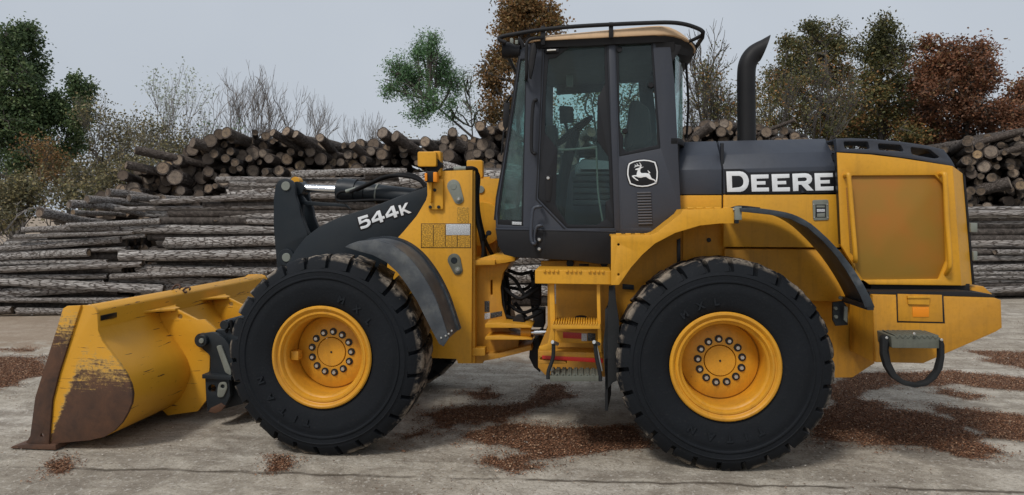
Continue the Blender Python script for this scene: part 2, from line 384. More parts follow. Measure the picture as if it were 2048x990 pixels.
# local: outer face at y = -.26
rimprof = [(.372, .10), (.386, .028), (.388, .016), (.380, .006), (.368, .004), (.356, .012), (.352, .024), (.345, .028), (.338, .022), (.326, .022), (.318, .034), (.313, .052), (.300, .060), (.294, .075),
           (.292, .255), (.289, .276), (.283, .276), (.279, .256), (.25, .246), (.20, .232), (.118, .226), (.116, .232)]
holerim = bmesh.new()
V, F = lathe_geo(rimprof+[(.116, .30), (.35, .30), (.36, .42), (.38, .50), (.365, .47), (.30, .31)], (0, -.26, 0), seg=72)
vs = [holerim.verts.new(v) for v in V]
for f in F[:-2]: holerim.faces.new([vs[i] for i in f])
rim_me = bm_mesh(holerim); rim_me.materials.append(M['rimyel']); rim_me.polygons.foreach_set('use_smooth', [True]*len(rim_me.polygons)); rim_me.set_sharp_from_angle(angle=math.radians(40))
def lathe_me(prof, mat, seg=32, c=(0, 0, 0)):
    V, F = lathe_geo(prof, c, 'Y', seg); bm = bmesh.new(); vs = [bm.verts.new(v) for v in V]
    for f in F: bm.faces.new([vs[i] for i in f])
    me = bm_mesh(bm); me.materials.append(mat); me.polygons.foreach_set('use_smooth', [True]*len(me.polygons)); me.set_sharp_from_angle(angle=math.radians(35)); return me
cap_me = lathe_me([(.108, 0), (.111, .003), (.111, .05)], M['rimyel'], 48, (0, -.026, 0))
dot_me = lathe_me([(.008, 0), (.008, .01)], M['decalblack'], 12)
cup_me = lathe_me([(.0285, 0), (.0285, .02)], M['decalblack'], 20)
bolt_me = lathe_me([(.0135, -.004), (.0165, 0), (.0165, .012), (.021, .013), (.021, .02)], M['steel'], 6)
def make_wheel(x, yc, rot0):
    wh = link(bpy.data.objects.new('wheel', rim_me), L_, (x, yc, WZ))
    ty = link(bpy.data.objects.new('tyre', ty_me), wh, (x, yc, WZ))
    link(bpy.data.objects.new('hub_cap', cap_me), wh, (x, yc-.012, WZ))
    link(bpy.data.objects.new('grease_point', dot_me), wh, (x, yc-.042, WZ))
    for i in range(13):
        a = rot0+i/13*2*math.pi; px_, pz_ = x+.160*math.cos(a), WZ+.160*math.sin(a)
        link(bpy.data.objects.new('bolt_recess', cup_me), wh, (px_, yc-.036, pz_))
        link(bpy.data.objects.new('wheel_bolt', bolt_me), wh, (px_, yc-.048, pz_))
    return wh
XF, XR = -2.008, .949
wf = make_wheel(XF, .225, 1.48); wr = make_wheel(XR, .225, 1.63)
for x, src in ((XF, wf), (XR, wr)):      # far side pair: turned to face the other way
    c = src.copy(); sc.collection.objects.link(c); c.parent = L_; c.location = Vector((x, 2.24, WZ))-W[L_]; c.rotation_euler = (0, 0, math.pi)
    for ch in src.children:
        d = ch.copy(); sc.collection.objects.link(d); d.parent = c
# raised maker's lettering on the outer sidewalls
def arc_text(wh, x, txt, degs, r, size):
    for ch_, dg in zip(txt, degs):
        cu = bpy.data.curves.new('t', 'FONT'); cu.body = ch_; cu.size = size; cu.extrude = .0035; cu.bevel_depth = .0008; cu.align_x = 'CENTER'; cu.align_y = 'CENTER'; cu.offset = .002
        o_ = bpy.data.objects.new('t', cu); me = bpy.data.meshes.new_from_object(o_); bpy.data.objects.remove(o_); bpy.data.curves.remove(cu)
        a = math.radians(dg); c_ = Vector((x+r*math.cos(a), -.0365+(.008 if r < .5 else 0), WZ+r*math.sin(a)))
        me.transform(Matrix.Translation(c_) @ Matrix.Rotation(math.pi/2-a, 4, 'Y') @ Matrix.Rotation(math.radians(90), 4, 'X'))
        finish('raised_character', me, M['letter'], wh, sharp=30)
M['letter'] = rubber('lettering_rubber', (.009, .011, .014), False)
arc_text(wf, XF, 'TITAN', (258, 247, 234, 218, 201), .50, .072); arc_text(wf, XF, 'MXL', (70, 53, 37), .46, .068)
arc_text(wr, XR, 'TITAN', (298, 286, 273, 258, 242), .50, .072); arc_text(wr, XR, 'MXL', (128, 112, 98), .46, .068)
# valve stem bracket inside front rim, welded loop
box('valve_guard', XF-.285, XF-.225, .085, .165, WZ-.05, WZ+.02, M['rimyel'], wf, bev=.006)
# axles
lathe('front_axle', [(.12, 0), (.17, .1), (.20, .45), (.24, .75), (.24, .95), (.20, 1.25), (.17, 1.6), (.12, 1.7)], (XF, .40, WZ-.02), M['yellow_frame'], L_)
lathe('rear_axle', [(.12, 0), (.17, .1), (.20, .45), (.24, .75), (.24, .95), (.20, 1.25), (.17, 1.6), (.12, 1.7)], (XR, .40, WZ-.02), M['yellow_frame'], L_)

# ---- bucket
YB0, YB1 = -.08, 2.76
side_px = [(162, 611), (178, 611), (188, 615), (194, 624), (196, 661), (204, 682), (218, 701), (238, 727), (252, 748), (261, 768), (265, 788), (263, 806), (256, 824), (244, 845), (228, 862), (208, 874), (178, 881), (97, 888), (100, 845), (104, 800), (118, 740)]
sxz = XZ(side_px, YB0)
bucket = slab('bucket', [(x, max(z, .012)) for x, z in sxz], YB0, .028, M['bucketside'], L_, bev=.003)
slab('side_plate', [(x, max(z, .012)) for x, z in sxz], YB1, .028, M['bucketside'], bucket, bev=.003)
edge_px = [(126, 617), (134, 612), (161, 611), (118, 744), (104, 800), (97, 889), (66, 893), (52, 885), (60, 872), (70, 795), (84, 750)]
for y in (YB0-.018, YB1+.026):
    slab('side_cutter', [(x, max(z, .008)) for x, z in XZ(edge_px, YB0-.018)], y, .022, M['bucketedge'], bucket, bev=.003, holes=[XZ([(84+4*math.cos(a), 871+4*math.sin(a)) for a in [i*.785 for i in range(8)]], YB0-.018)])
# shell: bent plate from the beam down the back and under the floor
sh = cr([Vector((x, max(z, .014), 0)) for x, z in XZ([(194, 652), (196, 661), (204, 682), (218, 701), (238, 727), (252, 748), (261, 768), (265, 788), (263, 806), (256, 824), (244, 845), (228, 862), (208, 874), (178, 881), (97, 888)], YB0)], 3)
sh = [(p.x, max(p.y, .014)) for p in sh]
def strip(name, path, y0, y1, th, mat, parent, side=1, ny=1, sharp=40, jit=0):   # bent plate: path in x,z extruded in y
    N = len(path); V = []; F = []; nrm = []
    for i in range(N):
        a = Vector(path[max(i-1, 0)]); b = Vector(path[min(i+1, N-1)]); d = (b-a).normalized(); nrm.append(Vector((-d.y, d.x))*side)
    ys = [y0+(y1-y0)*k/ny for k in range(ny+1)]
    for off in (0, 1):
        for y in ys:
            for i in range(N):
                q = Vector(path[i])+nrm[i]*th*off; V.append(Vector((q.x, y, q.y)))
    K = len(ys)
    def id_(o, k, i): return (o*K+k)*N+i
    for o in (0, 1):
        for k in range(K-1):
            for i in range(N-1):
                f = (id_(o, k, i), id_(o, k, i+1), id_(o, k+1, i+1), id_(o, k+1, i)); F.append(f)
    for i in range(N-1):
        F.append((id_(0, 0, i), id_(1, 0, i), id_(1, 0, i+1), id_(0, 0, i+1))); F.append((id_(0, K-1, i), id_(0, K-1, i+1), id_(1, K-1, i+1), id_(1, K-1, i)))
    for k in range(K-1):
        for i in (0, N-1): F.append((id_(0, k, i), id_(0, k+1, i), id_(1, k+1, i), id_(1, k, i)))
    bm = bmesh.new(); vs = [bm.verts.new(v) for v in V]
    for f in F: bm.faces.new([vs[i] for i in f])
    return finish(name, bm_mesh(bm), mat, parent, sharp=sharp)
strip('bucket_shell', sh, YB0+.026, YB1+.002, .022, M['bucket'], bucket, side=-1)
beam = fil(XZ([(163, 612), (178, 611), (193, 620), (195, 656), (176, 660), (170, 640)], YB0), .02, 4, only=(1, 2))
slab('top_beam', beam, YB0+.024, YB1-YB0-.02, M['bucket'], bucket, bev=.004)
tipxz = XZ([(26, 898), (60, 886), (98, 886)], YB0)
xt, xe = tipxz[0][0], tipxz[2][0]
slab('cutting_edge', [(xt, .004), (xt+.02, .022), (xt+.14, .040), (xe+.08, .046), (xe+.08, .006)], YB0-.03, YB1-YB0+.09, M['rust'], bucket, bev=.003)
# rear ribs and their top gussets
rib_px = [(322, 616), (352, 618), (395, 640), (408, 639), (432, 659), (441, 674), (437, 690), (420, 700), (419, 735), (413, 800), (394, 823), (335, 831), (322, 818), (352, 793), (374, 733), (350, 688), (333, 665), (316, 640)]
hole = lambda x, y, r: [(x+r*math.cos(a), y+r*math.sin(a)) for a in [i*math.pi/6 for i in range(12)]]
ribxz = [(x, max(z, .03)) for x, z in XZ(rib_px, .70)]
bx = XZ([(194, 624)], YB0)[0]
for y in (.70, 1.58):
    slab('rib', ribxz, y, .03, M['bucket'], bucket, holes=[XZ(hole(360, 633, 5), .70)], bev=.003)
apex = P(352, 618, .70)
for yc in (.70, 1.58):
    xb = bx[0]-.01; y0, y1 = yc-.30, yc+.36
    pts = [(xb, y0)]+[(xb+(apex.x-xb)*t**1.7, y0+(yc-.03-y0)*t**.75) for t in (.2, .4, .6, .8)]+[(apex.x+.01, yc-.03), (apex.x+.01, yc+.05)]
    pts += [(xb+(apex.x-xb)*(1-t)**2.2, yc+.05+(y1-yc-.05)*t) for t in (.2, .4, .6, .8)]+[(xb, y1)]
    flat('gusset', pts, apex.z-.012, .02, M['bucket'], bucket)
disc('rib_pin_boss', 402, 681, .66, .062, .06, M['arm'], bucket)
# lift hook, data plate, square hole plate
hk = P(352, 574, Yat(352, bx[0]-.06)); hk.z = bx[1]+.03
tube('lift_hook', [hk+Vector((math.cos(a)*.035, math.sin(a)*.03, .03+.035*math.sin(a*1.0))) for a in [i*.6 for i in range(10)]], .010, M['rust'], bucket)
tube('lift_hook', [hk+Vector((.05+math.cos(a)*.03, .09+math.sin(a)*.03, .01+.02*math.sin(a))) for a in [i*.6 for i in range(10)]], .009, M['rust'], bucket)
yA = Yat(196, bx[0]+.004); yBp = Yat(233, bx[0]+.004)
box('data_plate', bx[0]+.002, bx[0]+.009, yA+.03, yBp, 1.0, 1.04, M['decalblack'], bucket, bev=.001)
# front coupler between bucket and lift arms
def quad_px(name, pts, Y, th, mat, par, **k): return plate(name, pts, Y, th, mat, par, **k)
coup = plate('coupler', [(410, 754), (458, 757), (460, 792), (450, 812), (441, 822), (415, 823), (412, 800)], .58, .05, M['arm'], L_, holes=[hole(424, 777, 8)])
plate('coupler_top_flange', [(404, 749), (462, 753), (462, 761), (404, 757)], .55, .22, M['arm'], coup, bev=.003)
plate('coupler_lever', fil([(400, 668), (425, 664), (448, 676), (458, 690), (468, 735), (466, 756), (420, 752), (421, 712), (398, 692), (393, 680)], 6), .62, .045, M['arm'], coup)
plate('coupler_link', fil([(432, 692), (442, 690), (462, 742), (462, 752), (450, 745)], 4), .60, .02, M['zinc'], coup)
plate('latch_plate', fil([(438, 765), (452, 763), (455, 775), (446, 795), (434, 795), (435, 775)], 6), .565, .014, M['zinc'], coup, holes=[hole(445, 773, 4)])
disc('coupler_pin', 402, 682, .575, .05, .08, M['arm'], coup); disc('pin_head', 402, 682, .562, .022, .03, M['zinc'], coup)
disc('coupler_cylinder', 448, 650, .66, .04, .5, M['arm'], coup); 
for q in (452, 462): tube('coupler_hose', [P(q, 640, .68), P(q+2, 660, .70), P(q+10, 690, .8)], .014, M['hose'], coup)
plate('coupler_cross_plate', [(430, 660), (505, 660), (515, 800), (440, 820)], .70, .9, M['arm'], coup)
plate('mud_build_up', [(416, 824), (421, 816), (432, 811), (442, 806), (450, 812), (441, 823), (430, 827)], .572, .03, M['rust'], coup)

# ---- lift arms, bellcrank and tilt cylinder
arm_px = [(853, 374), (795, 394), (738, 416), (681, 433), (639, 453), (611, 474), (591, 500), (571, 532), (520, 600), (470, 650), (440, 690), (450, 760), (500, 770), (590, 700), (660, 610), (740, 548), (790, 520), (840, 460), (862, 400)]
arm_w = XZ(arm_px, .80)
arm = slab('lift_arm', arm_w, .80, .07, M['arm'], L_, bev=.006)
slab('lift_arm', arm_w, mir(.87), .07, M['arm'], L_, bev=.006)
cc = P(605, 560, 1.0); lathe('cross_tube', [(.11, 0), (.11, .9)], (cc.x, .84, cc.z-.05), M['arm'], L_)
bc_px = [(557, 361), (571, 356), (583, 361), (589, 372), (591, 392), (599, 415), (602, 434), (616, 470), (600, 500), (590, 550), (555, 550), (551, 500), (547, 453), (547, 397), (551, 371)]
bw = XZ(bc_px, 1.06)
bell = slab('bellcrank', fil(bw, .02, 3), 1.06, .05, M['arm'], L_, holes=[], bev=.005)
slab('bellcrank_plate', [(x+.0, z) for x, z in bw], 1.36, .05, M['arm'], bell, bev=.005)
disc('pin', 571, 372, 1.045, .042, .02, M['zinc'], bell); disc('pin', 572, 515, 1.02, .040, .03, M['zinc'], bell)
disc('pin_boss', 572, 515, 1.035, .078, .03, M['arm'], bell)
plate('bellcrank_brace', [(591, 388), (600, 388), (606, 412), (605, 430), (612, 452), (624, 478), (612, 488), (600, 440), (596, 415)], 1.20, .04, M['arm'], bell)
plate('link_bar', [(593, 394), (603, 390), (612, 402), (690, 408), (700, 418), (690, 414), (608, 410), (600, 405)], 1.18, .04, M['arm'], bell)
disc('yellow_cap', 590, 363, 1.2, .045, .08, M['yellow'], bell)
a = P(596, 376, 1.22); b = P(690, 380, 1.22); c_ = P(690, 380, 1.22); d_ = P(880, 402, 1.22)
tc_ = tube('tilt_cylinder', [c_, d_], .088, M['arm'], L_, seg=28, smoothpath=False)
tube('chrome_rod', [a, b], .038, M['chrome'], tc_, seg=20, smoothpath=False)
def along(p, q, t): return p+(q-p)*t
tube('cylinder_gland', [along(c_, d_, -.07), along(c_, d_, .22)], .098, M['arm'], tc_, seg=28, smoothpath=False)
tube('cylinder_collar', [along(c_, d_, -.02), along(c_, d_, .12)], .110, M['arm'], tc_, seg=28, smoothpath=False)
tube('hose_strap', [along(c_, d_, .34), along(c_, d_, .355)], .094, M['zinc'], tc_, seg=28, smoothpath=False)
disc('rod_eye', 594, 377, 1.15, .065, .14, M['arm'], bell)
def hose(pts, Y, r=.016, par=None, mat='hose', name='hose'):
    return tube(name, [P(x, y, Y if not isinstance(Y, list) else Y[i]) for i, (x, y) in enumerate(pts)], r, M[mat], par or L_, seg=8)
hose([(712, 380), (735, 370), (770, 355), (810, 349), (835, 355), (850, 372)], 1.08, .019, tc_)
hose([(700, 384), (740, 366), (775, 352), (815, 353), (842, 363), (856, 384)], 1.05, .015, tc_)
hose([(700, 382), (680, 384), (672, 394), (678, 402), (700, 402), (745, 400), (780, 401)], 1.08, .012, tc_)
tube('hose_fitting', [P(692, 383, 1.08), P(712, 377, 1.08)], .018, M['zinc'], tc_, smoothpath=False)
hose([(800, 396), (820, 388), (845, 376)], 1.1, .014, tc_)

# ---- 544K lettering on the lift arm
def lett(name, pts, f, Y, mat, par, holes=(), th=.003): return plate(name, [f(*p) for p in pts], Y, th, mat, par, holes=[[f(*p) for p in h] for h in holes], bev=.0004)
fA = lambda x, y: (x*.0808+700, y*.0808+390)
lett('lettering_outline', [(150, 540), (440, 450), (500, 520), (640, 365), (765, 330), (810, 430), (860, 440), (975, 240), (1105, 215), (1165, 350), (1200, 345), (1160, 235), (1270, 208), (1305, 280), (1335, 170), (1485, 148), (1395, 330), (1590, 430), (1440, 500), (1350, 465), (1362, 520), (1260, 552), (1215, 500), (1190, 580), (1085, 612), (1055, 560), (870, 612), (850, 680), (740, 728), (705, 680), (560, 728), (520, 790), (400, 855), (262, 888), (205, 790)], fA, .7985, M['decalblack'], arm)
A5 = [(190, 555), (430, 482), (452, 545), (275, 600), (285, 650), (400, 590), (470, 600), (515, 660), (505, 730), (450, 790), (400, 815), (275, 850), (250, 785), (380, 755), (430, 720), (435, 680), (400, 660), (340, 675), (235, 735)]
A4 = [(740, 375), (790, 530), (845, 515), (865, 575), (810, 595), (825, 660), (750, 685), (730, 620), (555, 690), (530, 600), (665, 400)]; A4h = [(680, 475), (600, 600), (715, 558)]
off = lambda pts, dx, dy: [(x+dx, y+dy) for x, y in pts]
KK = [(1195, 262), (1250, 248), (1280, 345), (1365, 200), (1435, 185), (1345, 350), (1525, 430), (1450, 460), (1335, 400), (1310, 425), (1330, 495), (1270, 515)]
for nm, pts, hs in (('character', A5, []), ('character', A4, [A4h]), ('character', off(A4, 345, -119), [off(A4h, 345, -119)]), ('character', KK, [])):
    lett(nm, pts, fA, .7955, M['white'], arm, hs)

# ---- front frame
ff_px = [(853, 346), (858, 376), (852, 400), (833, 432), (806, 464), (780, 492), (770, 560), (770, 715), (865, 716), (912, 718), (917, 727), (943, 727), (945, 340), (880, 342)]
ff = plate('front_frame', ff_px, .71, .05, M['yellow'], L_, bev=.004)
ffw = XZ(ff_px, .71)
slab('frame_plate', ffw, 1.74, .05, M['yellow'], ff)
plate('frame_flange', [(936, 340), (950, 340), (950, 727), (936, 727)], .76, .10, M['yellow'], ff)
plate('rear_tower_plate', [(945, 357), (999, 357), (1000, 372), (993, 500), (1000, 512), (960, 522), (945, 522)], 1.30, .5, M['yellow'], ff)
disc('tower_boss', 962, 448, 1.18, .20, .13, M['yellow'], ff, seg=40)
disc('tower_pin', 961, 379, 1.285, .035, .02, M['zinc'], ff)
plate('cross_shelf', [(860, 520), (990, 520), (990, 530), (860, 530)], .77, .9, M['yellow'], ff)
# pin retainers
for x1, y1, x2, y2, mt in ((907, 372, 917, 398, 'zinc'), (908, 520, 915, 540, 'tread')):
    d = Vector((x2-x1, y2-y1)).normalized(); nn = Vector((-d.y, d.x)); r1, r2 = 13, 10; pts = []
    for i in range(9):
        a = math.pi*i/8; pts.append(tuple(Vector((x1, y1))+nn*r1*math.cos(a)-d*r1*math.sin(a)))
    for i in range(9):
        a = math.pi*i/8; pts.append(tuple(Vector((x2, y2))-nn*r2*math.cos(a)+d*r2*math.sin(a)))
    plate('pin_retainer', pts, .698, .013, M[mt], ff, bev=.002)
    disc('pin_end', x1, y1+1, .695, .028, .02, M['arm'] if mt == 'tread' else M['zinc'], ff); disc('retainer_bolt', x2, y2, .685, .026, .014, M['zinc'], ff); disc('bolt_head', x2, y2, .675, .014, .016, M['steel'], ff, seg=6)
# decals
plate('pictogram_decal', fil([(914, 414), (938, 414), (938, 446), (914, 446)], 2), .7085, .0015, M['chart'], ff, bev=.0003)
plate('service_chart', fil([(843, 448), (941, 448), (941, 495), (843, 495)], 2), .7085, .0015, M['chart'], ff, bev=.0003)
for q in (866, 890, 914): plate('chart_rule', [(q, 450), (q+1, 450), (q+1, 493), (q, 493)], .7065, .0015, M['decalblack'], ff, bev=.0002)
plate('chart_border', [(842, 447), (942, 447), (942, 496), (842, 496)], .7082, .001, M['decalblack'], ff, holes=[[(843.2, 448.2), (940.8, 448.2), (940.8, 494.8), (843.2, 494.8)]], bev=.0002)
plate('white_label', [(892, 448), (940, 448), (940, 470), (892, 470)], .706, .0015, M['chartwhite'], ff, bev=.0003)
# work light brackets
def light_bracket(px0, Y, s=1.0, ox=0, oy=0, full=True):
    f = lambda x, y: (ox+x*s, oy+y*s)
    br = plate('light_bracket', fil([f(835, 303), f(872, 303), f(872, 333), f(835, 333)], 4), Y-.10, .06, M['yellow'], L_)
    plate('bracket_back', fil([f(866, 302), f(881, 302), f(881, 352), f(862, 352)], 3), Y-.04, .10, M['yellow'], br)
    if full:
        plate('mounting_plate', fil([f(854, 358), f(886, 358), f(886, 419), f(855, 419)], 4), Y-.018, .016, M['yellow'], br)
        for x, y in ((869, 380), (860, 414), (877, 414)): disc('bolt', *f(x, y), Y-.03, .014, .014, M['arm'], br, seg=10)
        plate('bracket_web', [f(858, 350), f(864, 350), f(862, 405), f(859, 405)], Y-.06, .045, M['yellow'], br)
        pbox('indicator_body', *f(851, 342), *f(873, 364), Y-.10, Y-.02, M['black'], br); pbox('indicator_lens', *f(866, 344), *f(874, 364), Y-.115, Y-.03, M['orange'], br, bev=.006); pbox('indicator_lens', *f(849, 346), *f(854, 362), Y-.115, Y-.03, M['orange'], br, bev=.004)
    disc('work_light', *f(868, 330), Y-.045, .06, .09, M['black'], br)
    return br
light_bracket(0, .70)
b2 = plate('light_bracket', fil([(933, 320), (965, 320), (965, 355), (950, 360), (933, 345)], 4), 1.72, .10, M['yellow'], L_)
hose([(880, 350), (892, 341), (905, 339), (918, 338)], .74, .014, ff)
tube('hose_fitting', [P(908, 338, .74), P(932, 337, .74)], .020, M['zinc'], ff, smoothpath=False)
hose([(932, 337), (946, 337), (953, 345), (951, 380), (953, 430), (962, 470), (968, 500), (972, 520)], [.74, .76, .80, .80, .80, .82, .9, .95], .019, ff)
hose([(938, 338), (950, 342), (957, 355), (955, 390), (958, 430), (970, 480), (985, 510)], [.76, .78, .82, .82, .84, .9, 1.0], .017, ff)
hose([(956, 440), (965, 480), (966, 510), (960, 522)], .84, .015, ff)
tube('valve_lever', [P(965, 505, .9), P(970, 480, .88), P(976, 466, .86)], .010, M['black'], ff); disc('lever_knob', 977, 466, .85, .022, .03, M['black'], ff)

# ---- articulation joint
jt = plate('hinge_housing', [(945, 528), (1020, 526), (1006, 546), (1001, 575), (1004, 610), (1012, 636), (1018, 660), (1040, 668), (1035, 700), (972, 712), (945, 712)], .90, .62, M['yellow_frame'], L_, holes=[fil([(981, 560), (985, 560), (985, 590), (981, 590)], 2)])
plate('hinge_shelf', [(943, 521), (985, 510), (1030, 516), (1030, 522), (1010, 526), (943, 534)], .80, .80, M['yellow'], jt)
plate('lower_shelf', [(915, 712), (1000, 706), (1062, 690), (1064, 700), (1000, 716), (968, 722), (965, 727), (915, 727)], .80, .80, M['yellow_frame'], jt)
plate('corner_block', fil([(943, 696), (970, 696), (970, 712), (943, 712)], 3), .74, .1, M['yellow'], jt)
for y0_, y1_ in ((645, 656), (671, 680)): plate('steering_bracket', fil([(970, y0_+2), (1000, y0_), (1056, y0_+5), (1064, y0_+8), (1064, y1_), (970, y1_)], 3), .70, .30, M['yellow'], jt, bev=.004)
disc('steering_pin', 1037, 643, .82, .05, .1, M['black'], jt)
tube('steering_rod_eye', [P(1042, 664, .80), P(1062, 664, .80)], .045, M['yellow'], jt, smoothpath=False); 
tube('steering_rod', [P(1058, 665, .82), P(1102, 664, .82)], .026, M['chrome'], jt, smoothpath=False, seg=16)
tube('steering_cylinder', [P(1100, 664, .82), P(1250, 662, .82)], .055, M['arm'], jt, smoothpath=False, seg=20)
plate('warning_decal', [(969, 602), (979, 602), (979, 624), (969, 624)], .8975, .002, M['warn'], jt, bev=.0004)
plate('warning_pictogram', [(969, 627), (980, 625), (980, 637), (969, 639)], .8975, .002, M['chartwhite'], jt, bev=.0004)
plate('warning_decal', [(981, 626), (1004, 622), (1004, 632), (981, 637)], .8975, .002, M['warn'], jt, bev=.0004)
hz = [([(1008, 545), (1030, 560), (1050, 590), (1078, 600)], 1.0), ([(1004, 570), (1025, 590), (1045, 596), (1078, 575)], .96), ([(1008, 600), (1030, 618), (1050, 625), (1078, 612)], 1.05), ([(1012, 632), (1040, 640), (1062, 634), (1085, 622)], .92),
      ([(1015, 540), (1040, 548), (1062, 545), (1085, 556)], 1.1), ([(1006, 552), (1012, 590), (1010, 620), (1020, 645)], 1.0), ([(1002, 560), (1006, 600), (1012, 640)], .94), ([(1012, 548), (1019, 590), (1018, 630), (1026, 650)], 1.08),
      ([(1030, 605), (1050, 632), (1060, 640)], 1.12), ([(1062, 540), (1066, 570), (1064, 600), (1070, 640)], 1.2), ([(1070, 540), (1074, 590), (1072, 640)], 1.25), ([(1040, 600), (1055, 585), (1075, 570)], 1.02), ([(1020, 575), (1050, 578), (1070, 560), (1085, 540)], 1.15)]
for pts, Y in hz: hose(pts, Y, .0155, jt)
pbox('valve_block', 1062, 560, 1080, 612, 1.05, 1.25, M['black'], jt); pbox('valve_block', 1066, 620, 1088, 655, 1.05, 1.3, M['black'], jt)
plate('rear_hinge', [(1060, 690), (1078, 672), (1080, 745), (1068, 735), (1058, 715)], .95, .6, M['black'], L_)
# ---- rear frame
rf_px = [(1082, 522), (1240, 520), (1290, 480), (1360, 440), (1452, 440), (1452, 496), (1640, 497), (1700, 590), (1700, 650), (1750, 726), (1705, 755), (1600, 757), (1300, 757), (1090, 750), (1076, 735), (1076, 700), (1095, 655), (1095, 560), (1082, 556)]
rf = plate('rear_frame', rf_px, .66, .06, M['yellow_frame'], L_)
rfw = XZ(rf_px, .66); slab('frame_plate', rfw, 1.78, .06, M['yellow_frame'], rf)
plate('frame_cross_member', [(1100, 690), (1230, 690), (1230, 745), (1100, 745)], .73, 1.0, M['yellow_frame'], rf)
pbox('inner_panel', 1366, 445, 1449, 540, .63, .655, M['yellow_frame'], rf); plate('panel_gap', [(1354, 480), (1361, 476), (1361, 560), (1354, 560)], .645, .014, M['decalblack'], rf)
disc('panel_bolt', 1418, 480, .62, .018, .012, M['arm'], rf, seg=10); disc('panel_bolt', 1140, 527, .64, .03, .02, M['arm'], rf); disc('panel_bolt', 1208, 527, .64, .03, .02, M['arm'], rf)
pbox('frame_slot', 1158, 528, 1178, 532, .653, .665, M['decalblack'], rf); plate('hose_bracket', [(1245, 568), (1268, 570), (1268, 580), (1245, 578)], .64, .015, M['arm'], rf)
plate('seam_strip', [(1560, 548), (1665, 560), (1665, 568), (1560, 554)], .62, .04, M['yellow'], rf)
# ---- access ladder and platform
lad = plate('access_ladder', fil([(1070, 540), (1222, 542), (1222, 569), (1070, 567)], 2), .06, .40, M['yellow'], L_, bev=.003)
pl = XZ([(1070, 540), (1222, 542)], .06)
for i in range(3):
    x0 = pl[0][0]+.06+i*.165
    for j in range(4): box('grip_tooth', x0+j*.032, x0+j*.032+.018, .045, .07, pl[0][1]-.014, pl[0][1]+.006, M['yellow'], lad, bev=.002)
plate('ladder_rail', [(1098, 568), (1108, 568), (1111, 650), (1108, 690), (1101, 700), (1078, 700), (1078, 694), (1095, 688), (1101, 660)], .12, .05, M['yellow'], lad)
plate('ladder_rail', [(1193, 568), (1200, 568), (1202, 650), (1203, 705), (1196, 705)], .12, .05, M['yellow'], lad)
st = plate('ladder_step', [(1103, 648), (1200, 648), (1200, 658), (1103, 658)], .05, .24, M['yellow'], lad)
sw = XZ([(1103, 646), (1200, 646)], .05)
for i in range(18): x0 = sw[0][0]+.01+i*(sw[1][0]-sw[0][0]-.03)/17.5; box('grip_tooth', x0, x0+.011, .045, .28, sw[0][1]-.008, sw[0][1]+.012, M['yellow'], lad, bev=.002)
plate('step_riser', [(1100, 662), (1205, 662), (1205, 684), (1165, 687), (1108, 685)], .30, .02, M['yellow'], lad)
plate('lower_bracket', fil([(1076, 702), (1205, 706), (1206, 716), (1076, 714)], 2), .24, .2, M['yellow_frame'], lad)
plate('lower_bracket', fil([(1076, 720), (1130, 722), (1134, 728), (1078, 728)], 2), .24, .2, M['yellow_frame'], lad)
plate('red_reflector', [(1126, 664), (1163, 666), (1163, 678), (1126, 676)], .296, .003, M['red'], lad, bev=.0005)
plate('pictogram_label', [(1163, 667), (1174, 667), (1174, 682), (1163, 682)], .295, .003, M['chartwhite'], lad, bev=.0005)
plate('warning_label', [(1175, 666), (1191, 667), (1191, 682), (1175, 682)], .295, .003, M['warn'], lad, bev=.0005)
plate('red_stripe', [(1084, 711), (1206, 717), (1206, 726), (1084, 718)], .232, .004, M['red'], lad, bev=.0006)
lowst = plate('lower_step', [(1100, 752), (1197, 752), (1197, 763), (1100, 763)], .04, .24, M['tread'], lad, bev=.002)
lw = XZ([(1104, 752), (1194, 752)], .04)
for i in range(15): x0 = lw[0][0]+i*(lw[1][0]-lw[0][0])/15; box('grip_tooth', x0, x0+.012, .05, .27, lw[0][1]-.01, lw[0][1]+.02, M['tread'], lad, bev=.003, rot=(.5 if i % 2 else -.5, 'Y'))
for xs in ((1107, 684, 1106, 715, 1097, 742, 1096, 758), (1190, 684, 1193, 715, 1199, 742, 1201, 762)):
    tube('step_strap', [P(xs[i], xs[i+1], .06) for i in (0, 2, 4, 6)], .014, M['flap'], lad); tube('strap_bolt', [P(xs[0]-2, xs[1], .04), P(xs[0]+8, xs[1]+4, .10)], .014, M['steel'], lad, smoothpath=False)
    tube('strap_rod', [P(xs[0]+2, xs[1], .10), P(xs[4]+5, xs[5], .10)], .007, M['steel'], lad, smoothpath=False)
tube('grab_loop', [P(1149, 648, .45), P(1150, 637, .45), P(1156, 633, .45), P(1168, 633, .45), P(1174, 637, .45), P(1175, 648, .45)], .008, M['black'], lad)
plate('vertical_label', [(1108, 568), (1112, 568), (1112, 608), (1108, 608)], .45, .004, M['chartwhite'], lad, bev=.0005)
flp = plate('mud_flap', [(1218, 572), (1230, 570), (1232, 600), (1238, 640), (1240, 700), (1238, 760), (1226, 765), (1212, 782), (1208, 720), (1206, 690), (1212, 640), (1217, 600)], .10, .02, M['flap'], L_, bev=.003)
flat('flap_face', [(P(1210, 700, .10).x, .10), (P(1210, 700, .10).x+.05, .58), (P(1210, 700, .10).x+.06, .58), (P(1210, 700, .10).x+.02, .10)], .38, .75, M['flap'], flp)

